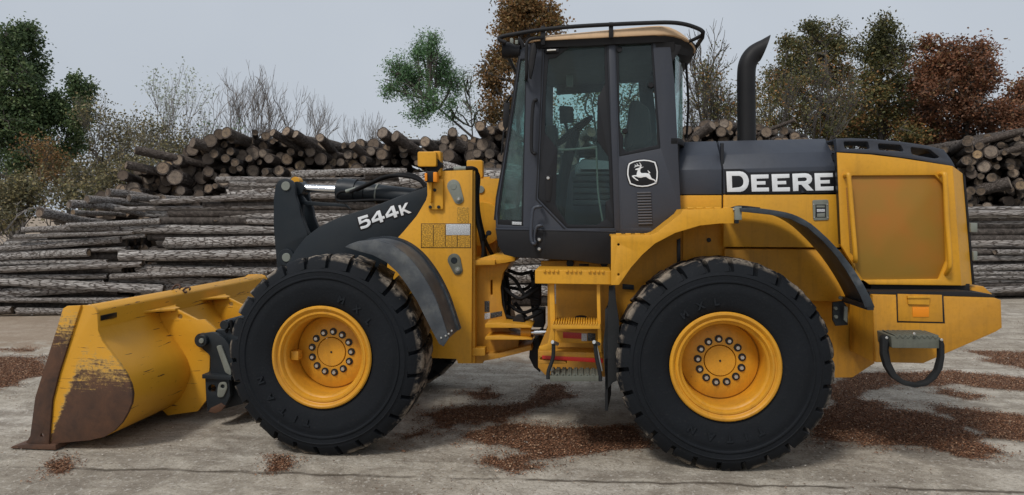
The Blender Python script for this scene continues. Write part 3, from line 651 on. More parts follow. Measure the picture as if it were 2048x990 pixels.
# ---- rear fenders
fe_px = [(1222, 471), (1300, 470), (1312, 466), (1362, 427), (1366, 419), (1468, 416), (1468, 447), (1440, 447), (1400, 451), (1350, 466), (1310, 487), (1285, 509), (1262, 535), (1238, 570), (1222, 570)]
fe_h = [hole(1237, 489, 2.6), hole(1237, 549, 2.6)]
fe = plate('rear_fender', fe_px, .03, .012, M['yellow'], L_, holes=fe_h, bev=.002)
slab('fender_plate', XZ(fe_px, .03), mir(.042), .012, M['yellow'], fe, holes=[XZ(h, .03) for h in fe_h], bev=.002)
top_xz = XZ([(1222, 471), (1300, 470), (1312, 466), (1362, 427), (1368, 418), (1468, 416)], .03)
for y0, y1 in ((.042, .50), (mir(.50), mir(.042))): strip('fender_top', top_xz, y0, y1, .012, M['yellow'], fe, side=-1, sharp=20)
for i in range(4):
    q = P(1232+i*19, 470, .03); box('grip_tooth', q.x, q.x+.04, .035, .08, q.z-.004, q.z+.012, M['yellow'], fe)
for i in range(5):
    q = P(1375+i*18, 417, .03); box('grip_tooth', q.x, q.x+.045, .035, .07, q.z-.004, q.z+.010, M['yellow'], fe)
def fender_arc(name, outer, inner, Y, depth, mat, par, th=.012, flip=-1, lip=0):
    o = plate(name, outer+inner[::-1], Y, th, mat, par, bev=.003, sharp=40)
    pth = [(p.x, p.y) for p in cr([Vector((a, b, 0)) for a, b in XZ(outer, Y)], 4)]
    strip('fender_skin', pth, Y+th, Y+depth, .010, mat, o, side=flip, ny=6)
    for k in range(lip):
        y = Y+depth-.03-k*.035; strip('fender_ridge', [(a+0, b+.0) for a, b in pth], y, y+.012, .016, M['fender2'], o, side=-flip)
    return o
rfo = [(1480, 416), (1500, 415), (1540, 419), (1585, 428), (1622, 447), (1655, 476), (1683, 506), (1706, 536), (1726, 567), (1742, 596), (1750, 615)]
rfi = [(1480, 428), (1500, 432), (1540, 440), (1575, 452), (1604, 470), (1628, 496), (1646, 520), (1662, 548), (1674, 575), (1686, 600), (1692, 616)]
rfi = [((a*w_+c*(1-w_)), (b*w_+d*(1-w_))) for (a, b), (c, d), w_ in zip(rfi, rfo, (.6, .6, .5, .42, .36, .33, .32, .32, .32, .33, .34))]
r2 = fender_arc('rubber_fender', rfo, rfi, -.02, .52, M['fender2'], L_)
pthr = [(p.x, p.y) for p in cr([Vector((a, b, 0)) for a, b in XZ(rfo, -.02)], 4)]
strip('fender_skin', pthr, mir(.50), mir(-.02), .010, M['fender2'], r2, side=-1)
e1, e2 = XZ([(1750, 615), (1692, 616)], -.02)
box('fender_end_lip', e1[0]-.05, e1[0]-.004, -.015, .48, e1[1]-.02, e1[1]+.02, M['fender2'], r2)
box('fender_bracket', P(1468, 420, .03).x, P(1482, 420, .03).x, .0, .08, P(1470, 440, .03).z, P(1470, 413, .03).z, M['zinc'], r2, bev=.004)
pbox('fender_bracket', 1470, 432, 1478, 447, .01, .05, M['arm'], r2); tube('bracket_bolt', [P(1466, 419, .02), P(1492, 419, .02)], .008, M['steel'], r2, smoothpath=False)
tube('fender_stay', [P(1462, 417, .05), P(1480, 413, .05), P(1520, 417, .06)], .008, M['black'], r2)
plate('rear_bracket', [(1666, 605), (1686, 602), (1696, 615), (1696, 650), (1672, 652), (1666, 640)], .45, .03, M['arm'], r2)
for x, y in ((1672, 617), (1673, 634), (1682, 596)): disc('bracket_bolt', x, y, .43, .014, .02, M['zinc'], r2, seg=8)
plate('bracket_tab', [(1689, 612), (1696, 614), (1695, 646), (1688, 640)], .40, .02, M['zinc'], r2)
# front fender
ffo = [(700, 488), (718, 482), (750, 480), (784, 490), (814, 511), (838, 539), (857, 569), (873, 602), (885, 636), (894, 664), (898, 676)]
ffi = [(690, 494), (719, 503), (745, 510), (772, 524), (795, 545), (815, 572), (834, 602), (850, 634), (864, 662), (878, 688), (887, 693)]
f1 = fender_arc('front_fender', ffo, ffi, -.03, .44, M['fender'], L_, flip=-1, lip=3)
strip('fender_skin', [(p.x, p.y) for p in cr([Vector((a, b, 0)) for a, b in XZ(ffo, -.03)], 4)], mir(.47), mir(-.03), .010, M['fender'], f1, side=1)
for x, y in ((882, 676), (891, 672), (897, 668), (903, 662)): disc('fender_bolt', x, y, -.04, .008, .01, M['steel'], f1, seg=8)

# ---- engine hood (sections run along x)
def xprism(name, x0, x1, sec0, sec1, mat, par, bev=.006, **k):   # closed section of (y,z) at x0 and x1
    bm = bmesh.new(); a = [bm.verts.new((x0, y, z)) for y, z in sec0]; b = [bm.verts.new((x1, y, z)) for y, z in sec1]; N = len(a)
    for i in range(N): bm.faces.new((a[i], a[(i+1) % N], b[(i+1) % N], b[i]))
    bm.faces.new(a[::-1]); bm.faces.new(b); bmesh.ops.recalc_face_normals(bm, faces=bm.faces[:])
    if bev: bmesh.ops.bevel(bm, geom=bm.edges[:], offset=bev, segments=2, affect='EDGES', profile=.5)
    return finish(name, bm_mesh(bm), mat, par, **k)
YH = .56
def hoodsec(pxx, y_low, y_mid, y_up, y_top):
    s = [(YH, P(pxx, y_low, YH).z), (YH, P(pxx, y_mid, YH).z), (YH+.085, P(pxx, y_up, YH+.085).z), (YH+.24, P(pxx, y_top, YH+.24).z)]
    return s+[(mir(y), z) for y, z in s[::-1]]
def hx(px): return P(px, 350, YH).x
def same(sec, dz=0): return [(y, z+dz) for y, z in sec]
s1 = hoodsec(1450, 388, 338, 309, 282)
hood = xprism('engine_hood', hx(1447), hx(1671), s1, hoodsec(1671, 385, 332, 303, 277), M['grey'], L_)
xprism('front_hood_panel', hx(1357), hx(1443.5), same(hoodsec(1400, 389, 339, 311, 284)), hoodsec(1443, 389, 338, 309, 282), M['grey'], hood)
def sidesec(pa, pb, top, bot, Y=YH): return [(Y, P(pa, top, Y).z), (Y, P(pa, bot, Y).z), (mir(Y), P(pa, bot, Y).z), (mir(Y), P(pa, top, Y).z)]
q1 = sidesec(1450, 0, 389.5, 494, YH); xprism('side_panel', hx(1447), hx(1680), q1, q1, M['yellow'], L_)
q2 = sidesec(1400, 0, 390.5, 445, YH); xprism('side_panel', hx(1357), hx(1443.5), q2, q2, M['yellow'], L_)
q3 = sidesec(1450, 0, 497.5, 600, YH+.02); xprism('lower_side_panel', hx(1450), hx(1700), q3, q3, M['yellow_frame'], L_)
plate('hood_seam', [(1442, 286), (1448, 286), (1449, 440), (1443, 440)], YH+.03, .05, M['decalblack'], hood)
# lettering on the hood
fD = lambda x, y: (x*.1313+1440, y*.1313+330)
lett('lettering_outline', [(60, 62), (300, 58), (370, 72), (430, 112), (1060, 100), (1098, 98), (1300, 90), (1370, 100), (1400, 92), (1770, 86), (1782, 427), (1315, 434), (1245, 365), (1238, 435), (445, 442), (80, 442)], fD, YH-.0045, M['decalblack'], hood)
for pts, hs in (([(95, 98), (300, 95), (350, 105), (392, 132), (420, 170), (436, 215), (440, 250), (432, 300), (412, 345), (380, 380), (350, 398), (310, 408), (110, 410)], [[(180, 165), (290, 165), (320, 175), (342, 198), (355, 230), (358, 265), (350, 298), (332, 322), (300, 338), (185, 350)]]),
                ([(470, 148), (740, 143), (740, 203), (555, 208), (558, 248), (692, 246), (694, 298), (558, 300), (560, 345), (745, 343), (747, 402), (485, 405)], []),
                ([(785, 140), (1057, 135), (1058, 195), (872, 203), (873, 245), (1007, 242), (1010, 292), (875, 296), (877, 342), (1065, 338), (1066, 400), (800, 403)], []),
                ([(1102, 133), (1300, 125), (1350, 134), (1388, 162), (1404, 205), (1398, 245), (1375, 278), (1340, 297), (1428, 388), (1325, 390), (1240, 300), (1195, 300), (1195, 395), (1115, 398)], [[(1185, 195), (1290, 188), (1315, 197), (1325, 215), (1318, 235), (1295, 246), (1187, 248)]]),
                ([(1440, 125), (1718, 122), (1720, 182), (1525, 187), (1528, 232), (1672, 228), (1673, 280), (1530, 282), (1533, 330), (1730, 325), (1730, 385), (1452, 390)], [])):
    lett('letter', pts, fD, YH-.0075, M['white'], hood, hs)
# latch
lt = plate('hood_latch', fil([(1625, 400), (1657, 399), (1658, 440), (1627, 441)], 4), YH-.008, .012, M['zinc'], L_, bev=.002)
plate('latch_recess', [(1631, 409), (1652, 409), (1652, 435), (1631, 435)], YH-.0095, .004, M['decalblack'], lt, bev=.001)
plate('latch_handle', [(1633, 411), (1650, 411), (1650, 415), (1633, 415)], YH-.013, .006, M['zinc'], lt, bev=.001); plate('latch_keypad', [(1634, 427), (1650, 426), (1650, 434), (1634, 434)], YH-.013, .006, M['zinc'], lt, bev=.001)
plate('latch_keypad', [(1634, 418), (1650, 418), (1650, 424), (1634, 424)], YH-.011, .003, M['chartwhite'], lt, bev=.0005)
for x, y in ((1628, 409), (1655, 409), (1629, 435), (1656, 435)): disc('screw', x, y, YH-.012, .006, .008, M['steel'], lt, seg=8)

# ---- rear cooling box
YC = .47
cb_px = [(1674, 305), (1740, 309), (1800, 316), (1860, 325), (1905, 332), (1923, 571), (1738, 569), (1725, 560), (1700, 520), (1682, 490)]
cb = plate('cooling_box', cb_px, YC, .04, M['yellow'], L_, holes=[fil([(1703, 351), (1870, 350), (1888, 368), (1893, 522), (1878, 558), (1712, 560)], 2)], bev=.003)
plate('grille', [(1701, 349), (1872, 348), (1890, 367), (1895, 523), (1879, 560), (1710, 562)], YC+.022, .012, M['grille'], cb, bev=.001)
slab('far_side_plate', XZ(cb_px, YC), mir(YC+.04), .04, M['yellow'], cb)
ca = P(1905, 332, YC); cbm = P(1923, 571, YC); cc2 = P(1925, 347, YC+.13); cd2 = P(1944, 569, YC+.13)
bm = bmesh.new()
def q4(bm, pts, th=.0):
    vs = [bm.verts.new(p) for p in pts]; return bm.faces.new(vs)
q4(bm, [ca, cbm, cd2, cc2]); q4(bm, [Vector((cc2.x, cc2.y, cc2.z)), cd2, Vector((cd2.x, mir(cd2.y), cd2.z)), Vector((cc2.x, mir(cc2.y), cc2.z))])
q4(bm, [Vector((cc2.x, mir(cc2.y), cc2.z)), Vector((cd2.x, mir(cd2.y), cd2.z)), Vector((cbm.x, mir(cbm.y), cbm.z)), Vector((ca.x, mir(ca.y), ca.z))])
bmesh.ops.remove_doubles(bm, verts=bm.verts, dist=1e-4); bmesh.ops.recalc_face_normals(bm, faces=bm.faces[:])
bmesh.ops.solidify(bm, geom=bm.faces[:], thickness=.012)
rp = finish('corner_panel', bm_mesh(bm), M['yellow'], cb, sharp=20)
slab('rear_edge_trim', [(cc2.x+.004, cc2.z+.0), (cc2.x+.022, cc2.z-.02), (cd2.x+.022, cd2.z), (cd2.x+.004, cd2.z)], YC+.13, 2*(Y0c-YC-.13), M['black'], cb)
for yy in (455, 512): q = P(1937, yy, YC+.1); box('hinge', cd2.x-.0+(-.02 if yy < 500 else 0), cd2.x+.03, YC+.11, YC+.15, q.z-.035, q.z+.035, M['zinc'], cb)
plate('box_seam', [(1672, 305), (1676, 305), (1685, 490), (1681, 488)], YC+.008, .05, M['decalblack'], cb)
s_top = XZ([(1676, 306), (1740, 310), (1860, 326), (1905, 333), (1905, 345), (1676, 318)], YC); slab('top_skin', s_top, YC+.03, 2*(Y0c-YC-.03), M['decalblack'], cb)
slab('core', XZ([(1680, 330), (1900, 340), (1915, 565), (1740, 565), (1686, 485)], YC), YC+.06, 2*(Y0c-YC-.06), M['decalblack'], cb)
tube('grab_bar', [P(1690, 352, YC-.0), P(1694, 350, YC-.05), P(1698, 358, YC-.07), P(1705, 440, YC-.07), P(1711, 515, YC-.07), P(1709, 520, YC)], .017, M['yellow'], cb, n=8)
tube('grab_bar', [P(1880, 349, YC), P(1886, 348, YC-.05), P(1890, 358, YC-.07), P(1894, 440, YC-.07), P(1900, 520, YC-.07), P(1898, 538, YC-.05), P(1892, 548, YC)], .017, M['yellow'], cb, n=8)
plate('slotted_strip', [(1692, 375), (1697, 375), (1706, 510), (1700, 505)], YC-.002, .004, M['grille'], cb, bev=.0005)
YT = .62
cap_px = [(1671, 277), (1700, 276), (1748, 278), (1800, 283), (1850, 290), (1888, 299), (1905, 322), (1911, 334), (1890, 330), (1830, 319), (1750, 308), (1674, 304)]
slots = [fil([(1687, 283), (1736, 283), (1740, 298), (1690, 297)], 4), fil([(1756, 287), (1802, 290), (1808, 303), (1758, 300)], 4), fil([(1821, 294), (1860, 299), (1880, 315), (1870, 317), (1824, 309)], 4)]
cp = plate('vented_cap', cap_px, YT-.08, .06, M['grey'], L_, holes=slots, bev=.006)
slab('far_vent_plate', XZ(cap_px, YT-.08), mir(YT-.02), .06, M['grey'], cp, holes=[XZ(s, YT-.08) for s in slots], bev=.006)
tp = XZ([(1671, 277), (1700, 276), (1748, 278), (1800, 283), (1850, 290), (1888, 299), (1905, 322), (1911, 334)], YT-.08)
strip('cap_top', tp, YT-.075, .95, .012, M['grey'], cp, side=-1)
strip('cap_top', tp, mir(.95), mir(YT-.075), .012, M['grey'], cp, side=-1)
# ---- counterweight
YW = .28
cw_px = [(1744, 589), (1991, 596), (2003, 600), (2005, 656), (1993, 664), (1848, 727), (1752, 725)]
cwx = XZ(cw_px, YW)
cw = slab('counterweight', cwx, YW, 2*(Y0c-YW), M['yellow_frame'], L_, holes=[], bev=.012)
fx, fz0, fz1 = cwx[0][0], cwx[6][1], cwx[0][1]
bm = bmesh.new(); xk = P(1697, 600, .66).x
for (xa, ya) in ((0, 0),):
    a0 = bm.verts.new((fx+.01, YW+.006, fz0)); a1 = bm.verts.new((fx+.01, YW+.006, fz1)); b0 = bm.verts.new((xk, .64, P(1697, 700, .64).z)); b1 = bm.verts.new((xk, .64, fz1)); c0 = bm.verts.new((fx+.3, .64, fz0)); c1 = bm.verts.new((fx+.3, .64, fz1))
    for f in ((a0, a1, b1, b0), (b0, b1, c1, c0), (a0, c0, c1, a1), (a1, c1, b1), (a0, b0, c0)): bm.faces.new(f)
finish('counterweight_cheek', bm_mesh(bm), M['yellow_frame'], cw)
door_px = [(1794, 590), (1884, 592), (1887, 645), (1796, 643)]
plate('compartment_gap', [(1792, 588), (1887, 590), (1890, 647), (1794, 645)], YW-.001, .004, M['decalblack'], cw, bev=.001)
dr = plate('compartment_door', [(1795.5, 588), (1884, 590), (1886, 644), (1797, 642)], YW-.007, .012, M['yellow_frame'], cw, bev=.002)
plate('door_handle', fil([(1816, 597), (1860, 597), (1859, 610), (1817, 609)], 2), YW-.022, .016, M['yellow'], cw, bev=.004)
plate('handle_lip', [(1816, 592), (1861, 592), (1861, 597), (1816, 597)], YW-.03, .024, M['yellow'], cw, bev=.003)
plate('orange_reflector', [(1825, 614), (1858, 614), (1858, 634), (1826, 634)], YW-.011, .005, M['orange'], cw, bev=.001)
tcw = XZ([(1740, 572), (1930, 575), (1975, 577), (1991, 592), (1744, 588)], YW+.04)
ts = slab('deck_cover', XZ([(1738, 583), (1935, 583), (1990, 590), (1990, 597), (1738, 591)], YW+.03), YW+.03, 2*(Y0c-YW-.03), M['black'], cw, bev=.004)
slab('rear_deck', XZ([(1925, 571), (1968, 573), (1985, 588), (1985, 597), (1925, 597)], .62), .62, 2*(Y0c-.62), M['yellow_frame'], cw, bev=.01)
slab('box_plinth', XZ([(1742, 568), (1940, 568), (1940, 590), (1742, 590)], YC+.05), YC+.05, 2*(Y0c-YC-.05), M['black'], cw)
# rear step with rubber loop
yS = .02
rs = plate('rear_step', fil([(1782, 672), (1874, 671), (1886, 680), (1886, 697), (1784, 696)], 2), yS+.02, .25, M['tread'], L_, bev=.003)
w0 = XZ([(1790, 671), (1878, 671)], yS+.02)
for i in range(16): x0 = w0[0][0]+i*(w0[1][0]-w0[0][0])/16; box('grip_tooth', x0, x0+.008, yS+.016, yS+.22, w0[0][1]-.02, w0[0][1]+.01, M['tread'], rs, bev=.002, rot=(.6 if i % 2 else -.6, 'Y'))
plate('rubber_loop', fil([(1765, 676), (1772, 671), (1780, 672), (1776, 690), (1775, 704), (1780, 726), (1792, 748), (1812, 763), (1836, 768), (1857, 762), (1874, 742), (1881, 716), (1881, 680), (1886, 678), (1890, 690), (1890, 715), (1886, 738), (1874, 758), (1855, 772), (1830, 776), (1806, 770), (1785, 756), (1772, 735), (1765, 710)], 3), yS, .06, M['flap'], rs, bev=.006)
plate('loop_inner_band', [(1772, 675), (1782, 673), (1778, 700), (1782, 724), (1793, 747), (1812, 764), (1806, 767), (1787, 752), (1775, 728), (1771, 705)], yS+.06, .10, M['flap'], rs, bev=.004)
for i, (x, y) in enumerate(((1774, 676), (1884, 680), (1829, 668))): disc('step_bolt', x, y, yS-.008, .010, .012, M['steel'], rs, seg=8)

# ---- exhaust stack
YX = .95
ex = [(1493, 290), (1493, 240), (1492.5, 190), (1492.5, 152), (1494, 133), (1499, 119), (1508, 108), (1519, 101), (1530, 96)]
exo = tube('exhaust_stack', [P(x, y, YX) for x, y in ex], .0745, M['black'], L_, seg=28, n=5)
me = exo.data; nv = len(me.vertices)
# cut the outlet at a slant: slide the last rings along the pipe, more on the upper side
ctr = P(1530, 96, YX)-W[exo]; nrm0 = Vector((.934, 0, -.358)); dpipe = Vector((.87, 0, .49))
for v in me.vertices[nv-28:]: v.co += dpipe*((ctr-v.co).dot(nrm0)/dpipe.dot(nrm0))
for v in me.vertices[nv-28*12:nv-28]:
    k_ = (v.co-ctr).dot(nrm0)
    if k_ > -.002: v.co -= dpipe*((k_+.002)/dpipe.dot(nrm0))
bm = bmesh.new(); bm.from_mesh(me); bm.faces.ensure_lookup_table()
endf = max(bm.faces, key=lambda f: (len(f.verts) > 10, f.calc_center_median().z)); r_ = bmesh.ops.inset_region(bm, faces=[endf], thickness=.006); bmesh.ops.translate(bm, verts=endf.verts[:], vec=-dpipe*.15)
bm.to_mesh(me); bm.free(); me.set_sharp_from_angle(angle=math.radians(40))
disc_ = lathe('exhaust_bore', [(.066, 0), (.066, .004)], P(1493, 292, YX), M['decalblack'], exo, axis='Z')
# ---- cab
YK, YK2 = .45, 2.05
cab_px = [(1040, 100), (1062, 84), (1222, 71), (1330, 67), (1340, 84), (1349, 160), (1354, 260), (1362, 420), (1362, 432), (1300, 466), (1230, 468), (992, 457), (990, 420), (994, 395), (1004, 340), (1022, 230), (1036, 130)]
h_front = [(1041, 118), (1053, 117), (1051, 220), (1048, 330), (1046, 452), (996, 449), (995, 425), (1001, 380), (1012, 310), (1028, 205)]
h_door = fil([(1089, 100), (1122, 89), (1214, 86), (1230, 457), (1134, 457), (1076, 397), (1083, 240)], 3)
h_rear = fil([(1231, 80), (1305, 78), (1321, 297), (1239, 313)], 2)
cab = plate('cab', cab_px, YK, .05, M['cabgrey'], L_, holes=[h_front, h_door, h_rear], bev=.005)
cxz = XZ(cab_px, YK)
slab('far_side_frame', cxz, YK2, .05, M['cabgrey'], cab, holes=[XZ(h, YK) for h in (h_front, [(1085, 100), (1216, 88), (1216, 300), (1075, 330), (1083, 240)], h_rear)])
# glazing with black printed borders
def glazing(nm, outline, border_hole, mat='glass', Y=YK+.012):
    g = plate(nm, outline, Y+.004, .006, M[mat], cab, bev=.0005)
    plate('window_border', outline, Y-.002, .005, M['decalblack'], g if False else cab, holes=[border_hole], bev=.0005)
    return g
door_o = fil([(1088, 100), (1121, 88), (1215, 85), (1231, 458), (1133, 458), (1075, 397), (1082, 240)], 3)
door_h = fil([(1097, 118), (1112, 116), (1130, 101), (1138, 96), (1209, 93), (1210, 168), (1195, 196), (1194, 281), (1217, 314), (1220, 398), (1211, 404), (1211, 437), (1195, 450), (1136, 449), (1111, 411), (1115, 297), (1090, 266), (1092, 180)], 2)
glazing('door_glass', door_o, door_h)
plate('door_seam', fil([(1084, 98), (1120, 85), (1217, 82), (1234, 461), (1131, 462), (1071, 399), (1079, 240)], 3), YK-.002, .004, M['decalblack'], cab, holes=[fil([(1087, 100), (1121, 87), (1215, 84), (1231.5, 459), (1133, 459.5), (1073.5, 398), (1081, 240)], 3)], bev=.0005)
glazing('rear_side_glass', fil([(1230, 79), (1306, 77), (1322, 298), (1238, 314)], 2), fil([(1237, 86), (1245, 84), (1302, 83), (1315, 290), (1253, 304), (1246, 296), (1246, 270), (1240, 262)], 3))
glazing('front_quarter_glass', [(1040, 117), (1053.5, 116), (1051.5, 220), (1048.5, 330), (1046.5, 453), (995.5, 450), (994, 425), (1000, 380), (1011, 310), (1027, 205)], [(1042, 121), (1051, 119), (1049, 220), (1046, 330), (1043, 441), (999, 439), (1000, 420), (1005, 380), (1015, 310), (1031, 205)], 'glassfront')
for h in (door_o, fil([(1230, 79), (1306, 77), (1322, 298), (1238, 314)], 2), h_front): slab('far_glass', XZ(h, YK), YK2+.02, .006, M['glass'], cab, bev=.0005)
plate('b_pillar_trim', [(1217, 84), (1229, 84), (1240, 462), (1229, 462)], YK-.006, .010, M['cabgrey'], cab, bev=.002)
plate('pillar_line', [(1234, 325), (1236, 325), (1246, 455), (1300, 456), (1312, 462), (1238, 462)], YK-.0015, .003, M['cabgrey'], cab, bev=.0005)
# windshield and rear window
wf_px = [(1040, 105), (1036, 130), (1022, 230), (1004, 340), (994, 395), (990, 440)]
wpath = [(x-.01, z) for x, z in XZ(wf_px, YK)]
strip('windshield', wpath, YK+.05, YK2, .006, M['glassfront'], cab, side=1)
strip('windshield_edge', wpath, YK-.0, YK+.05, .012, M['black'], cab, side=1); strip('windshield_edge', wpath, YK2, YK2+.05, .012, M['black'], cab, side=1)
rw_x = P(1352, 200, YK).x; zt = P(1345, 108, YK).z; zb = P(1365, 276, YK).z
def curved_glass(nm, x, y0, y1, z0, z1, bulge, mat, th=.006, n=16):
    pts = []
    for i in range(n+1):
        u = i/n; pts.append((x+bulge*math.sin(math.pi*u)**.6, y0+(y1-y0)*u))
    return flat(nm, pts+[(a-th, b) for a, b in pts[::-1]], z0, z1-z0, M[mat], cab, bev=.0005)
curved_glass('rear_window', rw_x, YK+.01, YK2+.04, zb, zt, .13, 'glass')
curved_glass('rear_window_sill', rw_x+.012, YK+.0, YK2+.05, zb-.045, zb, .13, 'black', th=.05)
slab('rear_wall', XZ([(1345, 284), (1360, 284), (1362, 440), (1345, 440)], YK), YK+.05, YK2-YK-.05, M['black'], cab)
tube('wiper_arm', [Vector((rw_x+.11, YK+.25, zt-.02)), Vector((rw_x+.145, YK+.38, (zb+zt)/2)), Vector((rw_x+.14, YK+.45, zb+.05))], .010, M['black'], cab)
plate('wiper_motor', fil([(1352, 130), (1360, 128), (1364, 150), (1358, 182), (1352, 190)], 3), YK+.16, .05, M['black'], cab)
# skirt below the doors
sk = plate('cab_skirt', [(991, 459), (1230, 463), (1230, 528), (1195, 528), (1160, 522), (1075, 517), (1030, 515), (1008, 509), (996, 492)], YK-.02, .05, M['black'], L_, bev=.006)
slab('far_skirt', XZ([(991, 459), (1230, 463), (1230, 528), (1195, 528), (1160, 522), (1075, 517), (1030, 515), (1008, 509), (996, 492)], YK), YK2, .06, M['black'], sk)
slab('cab_floor', XZ([(1000, 462), (1300, 466), (1300, 500), (1180, 515), (1040, 505), (1004, 492)], YK), YK+.03, YK2-YK-.03, M['black'], sk)
plate('skirt_seam', [(1087, 464), (1089, 464), (1090, 517), (1088, 517)], YK-.022, .004, M['decalblack'], sk, bev=.0005)
plate('sill_strip', [(991, 456), (1232, 461), (1232, 464), (991, 459)], YK-.024, .01, M['cabgrey'], sk, bev=.001)
for y in (479, 498): disc('cap_bolt', 1078, y, YK-.026, .026, .01, M['decalblack'], sk); disc('cap_bolt_head', 1078, y, YK-.034, .013, .01, M['steel'], sk)
tr = [(1312, 462), (1362, 430)]
plate('rear_corner_trim', [(1300, 464), (1345, 445), (1362, 432), (1362, 440), (1318, 468), (1300, 470)], YK-.004, .03, M['black'], cab)
disc('plug', 1338, 440, YK-.01, .02, .01, M['black'], cab)
# badge with the leaping deer, air vent, label, handles
fL = lambda x, y: (x*.0707+1245, y*.0707+310)
bd_o = [(165, 215), (300, 150), (450, 115), (600, 103), (780, 118), (960, 175), (1005, 300), (1030, 450), (1025, 600), (1000, 790), (880, 855), (750, 905), (560, 930), (400, 910), (200, 850), (150, 740), (110, 600), (105, 450), (125, 320)]
bd = lett('badge', bd_o, fL, YK-.004, M['decalblack'], cab, th=.004)
rg_o = [(180, 235), (300, 178), (450, 145), (600, 132), (760, 145), (930, 195), (975, 330), (1002, 470), (998, 620), (970, 795), (850, 848), (720, 888), (560, 903), (400, 888), (212, 822), (165, 690), (132, 560), (135, 430), (155, 300)]
c0 = Vector((568, 518)); rg_i = [tuple(c0+(Vector(p)-c0)*.915) for p in rg_o]
lett('badge_ring', rg_o, fL, YK-.0065, M['white'], cab, [rg_i])
deer = [(355, 403), (400, 382), (440, 372), (480, 352), (505, 345), (530, 355), (522, 385), (506, 400), (500, 450), (512, 490), (540, 512), (590, 512), (650, 508), (740, 520), (775, 550), (800, 610), (830, 660), (900, 688), (935, 725), (968, 775), (950, 800), (925, 760), (890, 720), (830, 702), (760, 682), (710, 650), (670, 618), (600, 622), (530, 645), (450, 636), (395, 608), (320, 605), (350, 640), (400, 682), (425, 690), (457, 735), (400, 718), (320, 662), (262, 600), (275, 583), (330, 572), (398, 570), (405, 510), (425, 455), (432, 425), (370, 424)]
lett('leaping_deer', deer, fL, YK-.0065, M['white'], cab)
def stroke(p, q, w0, w1):
    p, q = Vector(p), Vector(q); d = (q-p).normalized(); n = Vector((-d.y, d.x)); return [tuple(p+n*w0), tuple(q+n*w1), tuple(q-n*w1), tuple(p-n*w0)]
for i, (p, q, a_, b_) in enumerate([((515, 350), (525, 290), 14, 16), ((525, 290), (482, 214), 14, 7), ((520, 318), (445, 300), 13, 12), ((450, 305), (402, 240), 14, 7), ((460, 300), (395, 312), 13, 12), ((400, 312), (345, 280), 13, 8), ((402, 308), (330, 350), 14, 6), ((520, 365), (592, 335), 14, 5), ((772, 515), (714, 433), 24, 5)]):
    lett('antler' if i < 7 else ('ear' if i == 7 else 'tail'), stroke(p, q, a_, b_), fL, YK-.0068-.0001*i, M['white'], cab)
M['slat'] = paint('vent_grey_plastic', (.085, .088, .105), .5, low=0)
for i in range(12):
    y = 384+i*5.6; x0 = 1274+.25*i
    plate('vent_slat', fil([(x0, y), (x0+28, y-.6), (x0+28, y+2.8), (x0, y+3.4)], 1), YK-.014, .014, M['slat'], cab, bev=.003)
    plate('vent_slot', [(x0+.5, y+2.8), (x0+28, y+2.4), (x0+28, y+4.8), (x0+.5, y+5)], YK-.002, .004, M['decalblack'], cab, bev=.0005)
plate('window_label', [(1024, 443), (1043, 444), (1043, 450), (1024, 449)], YK-.006, .003, M['chartwhite'], cab, bev=.0005)
def rail(nm, pts, Y, out, r, mat, par): return tube(nm, [P(pts[0][0], pts[0][1], Y)]+[P(x, y, Y-out) for x, y in pts]+[P(pts[-1][0], pts[-1][1], Y)], r, mat, par, n=6)
rail('grab_handle', [(1072, 200), (1067, 206), (1064, 240), (1063, 295), (1067, 306), (1070, 307)], YK, .07, .0135, M['black'], cab)
rail('door_handle', [(1081, 413), (1070, 415), (1065, 425), (1062, 465), (1064, 484), (1069, 488)], YK-.02, .07, .0135, M['grey'], cab)
rail('step_handle', [(1083, 451), (1074, 453), (1070, 462), (1068, 478), (1071, 486)], YK-.02, .05, .0125, M['grey'], cab)
plate('handle_plate', fil([(1091, 350), (1105, 351), (1104, 385), (1100, 405), (1091, 403)], 4), YK+.004, .012, M['black'], cab); disc('lock_cylinder', 1096, 356, YK-.004, .013, .012, M['steel'], cab)
pbox('hinge_latch', 1090, 97, 1118, 105, YK-.03, YK, M['black'], cab, bev=.006); tube('latch_pin', [P(1094, 101, YK-.04), P(1112, 100, YK-.04)], .007, M['steel'], cab, smoothpath=False)
for x, y in ((1239, 99), (1250, 262), (1302, 170)): disc('window_catch', x, y, YK-.006, .022, .02, M['black'], cab)
# interior
def ibox(nm, x0, y0, x1, y1, ya, yb, mat='black', **k): return pbox(nm, x0, y0, x1, y1, ya, yb, M[mat], cab, **k)
seatm = paint('seat_fabric', (.07, .07, .075), .85, low=0); M['seat'] = seatm; M['seatgrey'] = paint('grey_cushion', (.34, .35, .36), .8, low=0)
st_ = plate('seat_backrest', fil([(1205, 190), (1222, 188), (1236, 200), (1246, 310), (1240, 330), (1200, 332), (1192, 318)], 6), 1.02, .50, M['seat'], cab, bev=.05)
plate('side_bolster', fil([(1262, 200), (1276, 198), (1300, 215), (1306, 280), (1290, 300), (1255, 300), (1250, 285)], 8), 1.15, .30, M['seat'], cab, bev=.05)
plate('headrest', fil([(1205, 162), (1222, 160), (1230, 190), (1206, 192)], 5), 1.12, .28, M['seat'], cab, bev=.03)
plate('seat_cushion', fil([(1150, 330), (1165, 318), (1215, 318), (1240, 330), (1240, 350), (1150, 350)], 6), 1.0, .52, M['seatgrey'], cab, bev=.05)
for i in range(5): ibox('seat_bellows', 1144+(i % 2)*3, 352+i*12, 1226-(i % 2)*3, 362+i*12, 1.02+(i % 2)*.02, 1.48, 'seat', bev=.012)
plate('armrest_console', fil([(1150, 300), (1215, 296), (1222, 312), (1160, 314)], 4), 1.58, .16, M['seat'], cab, bev=.03)
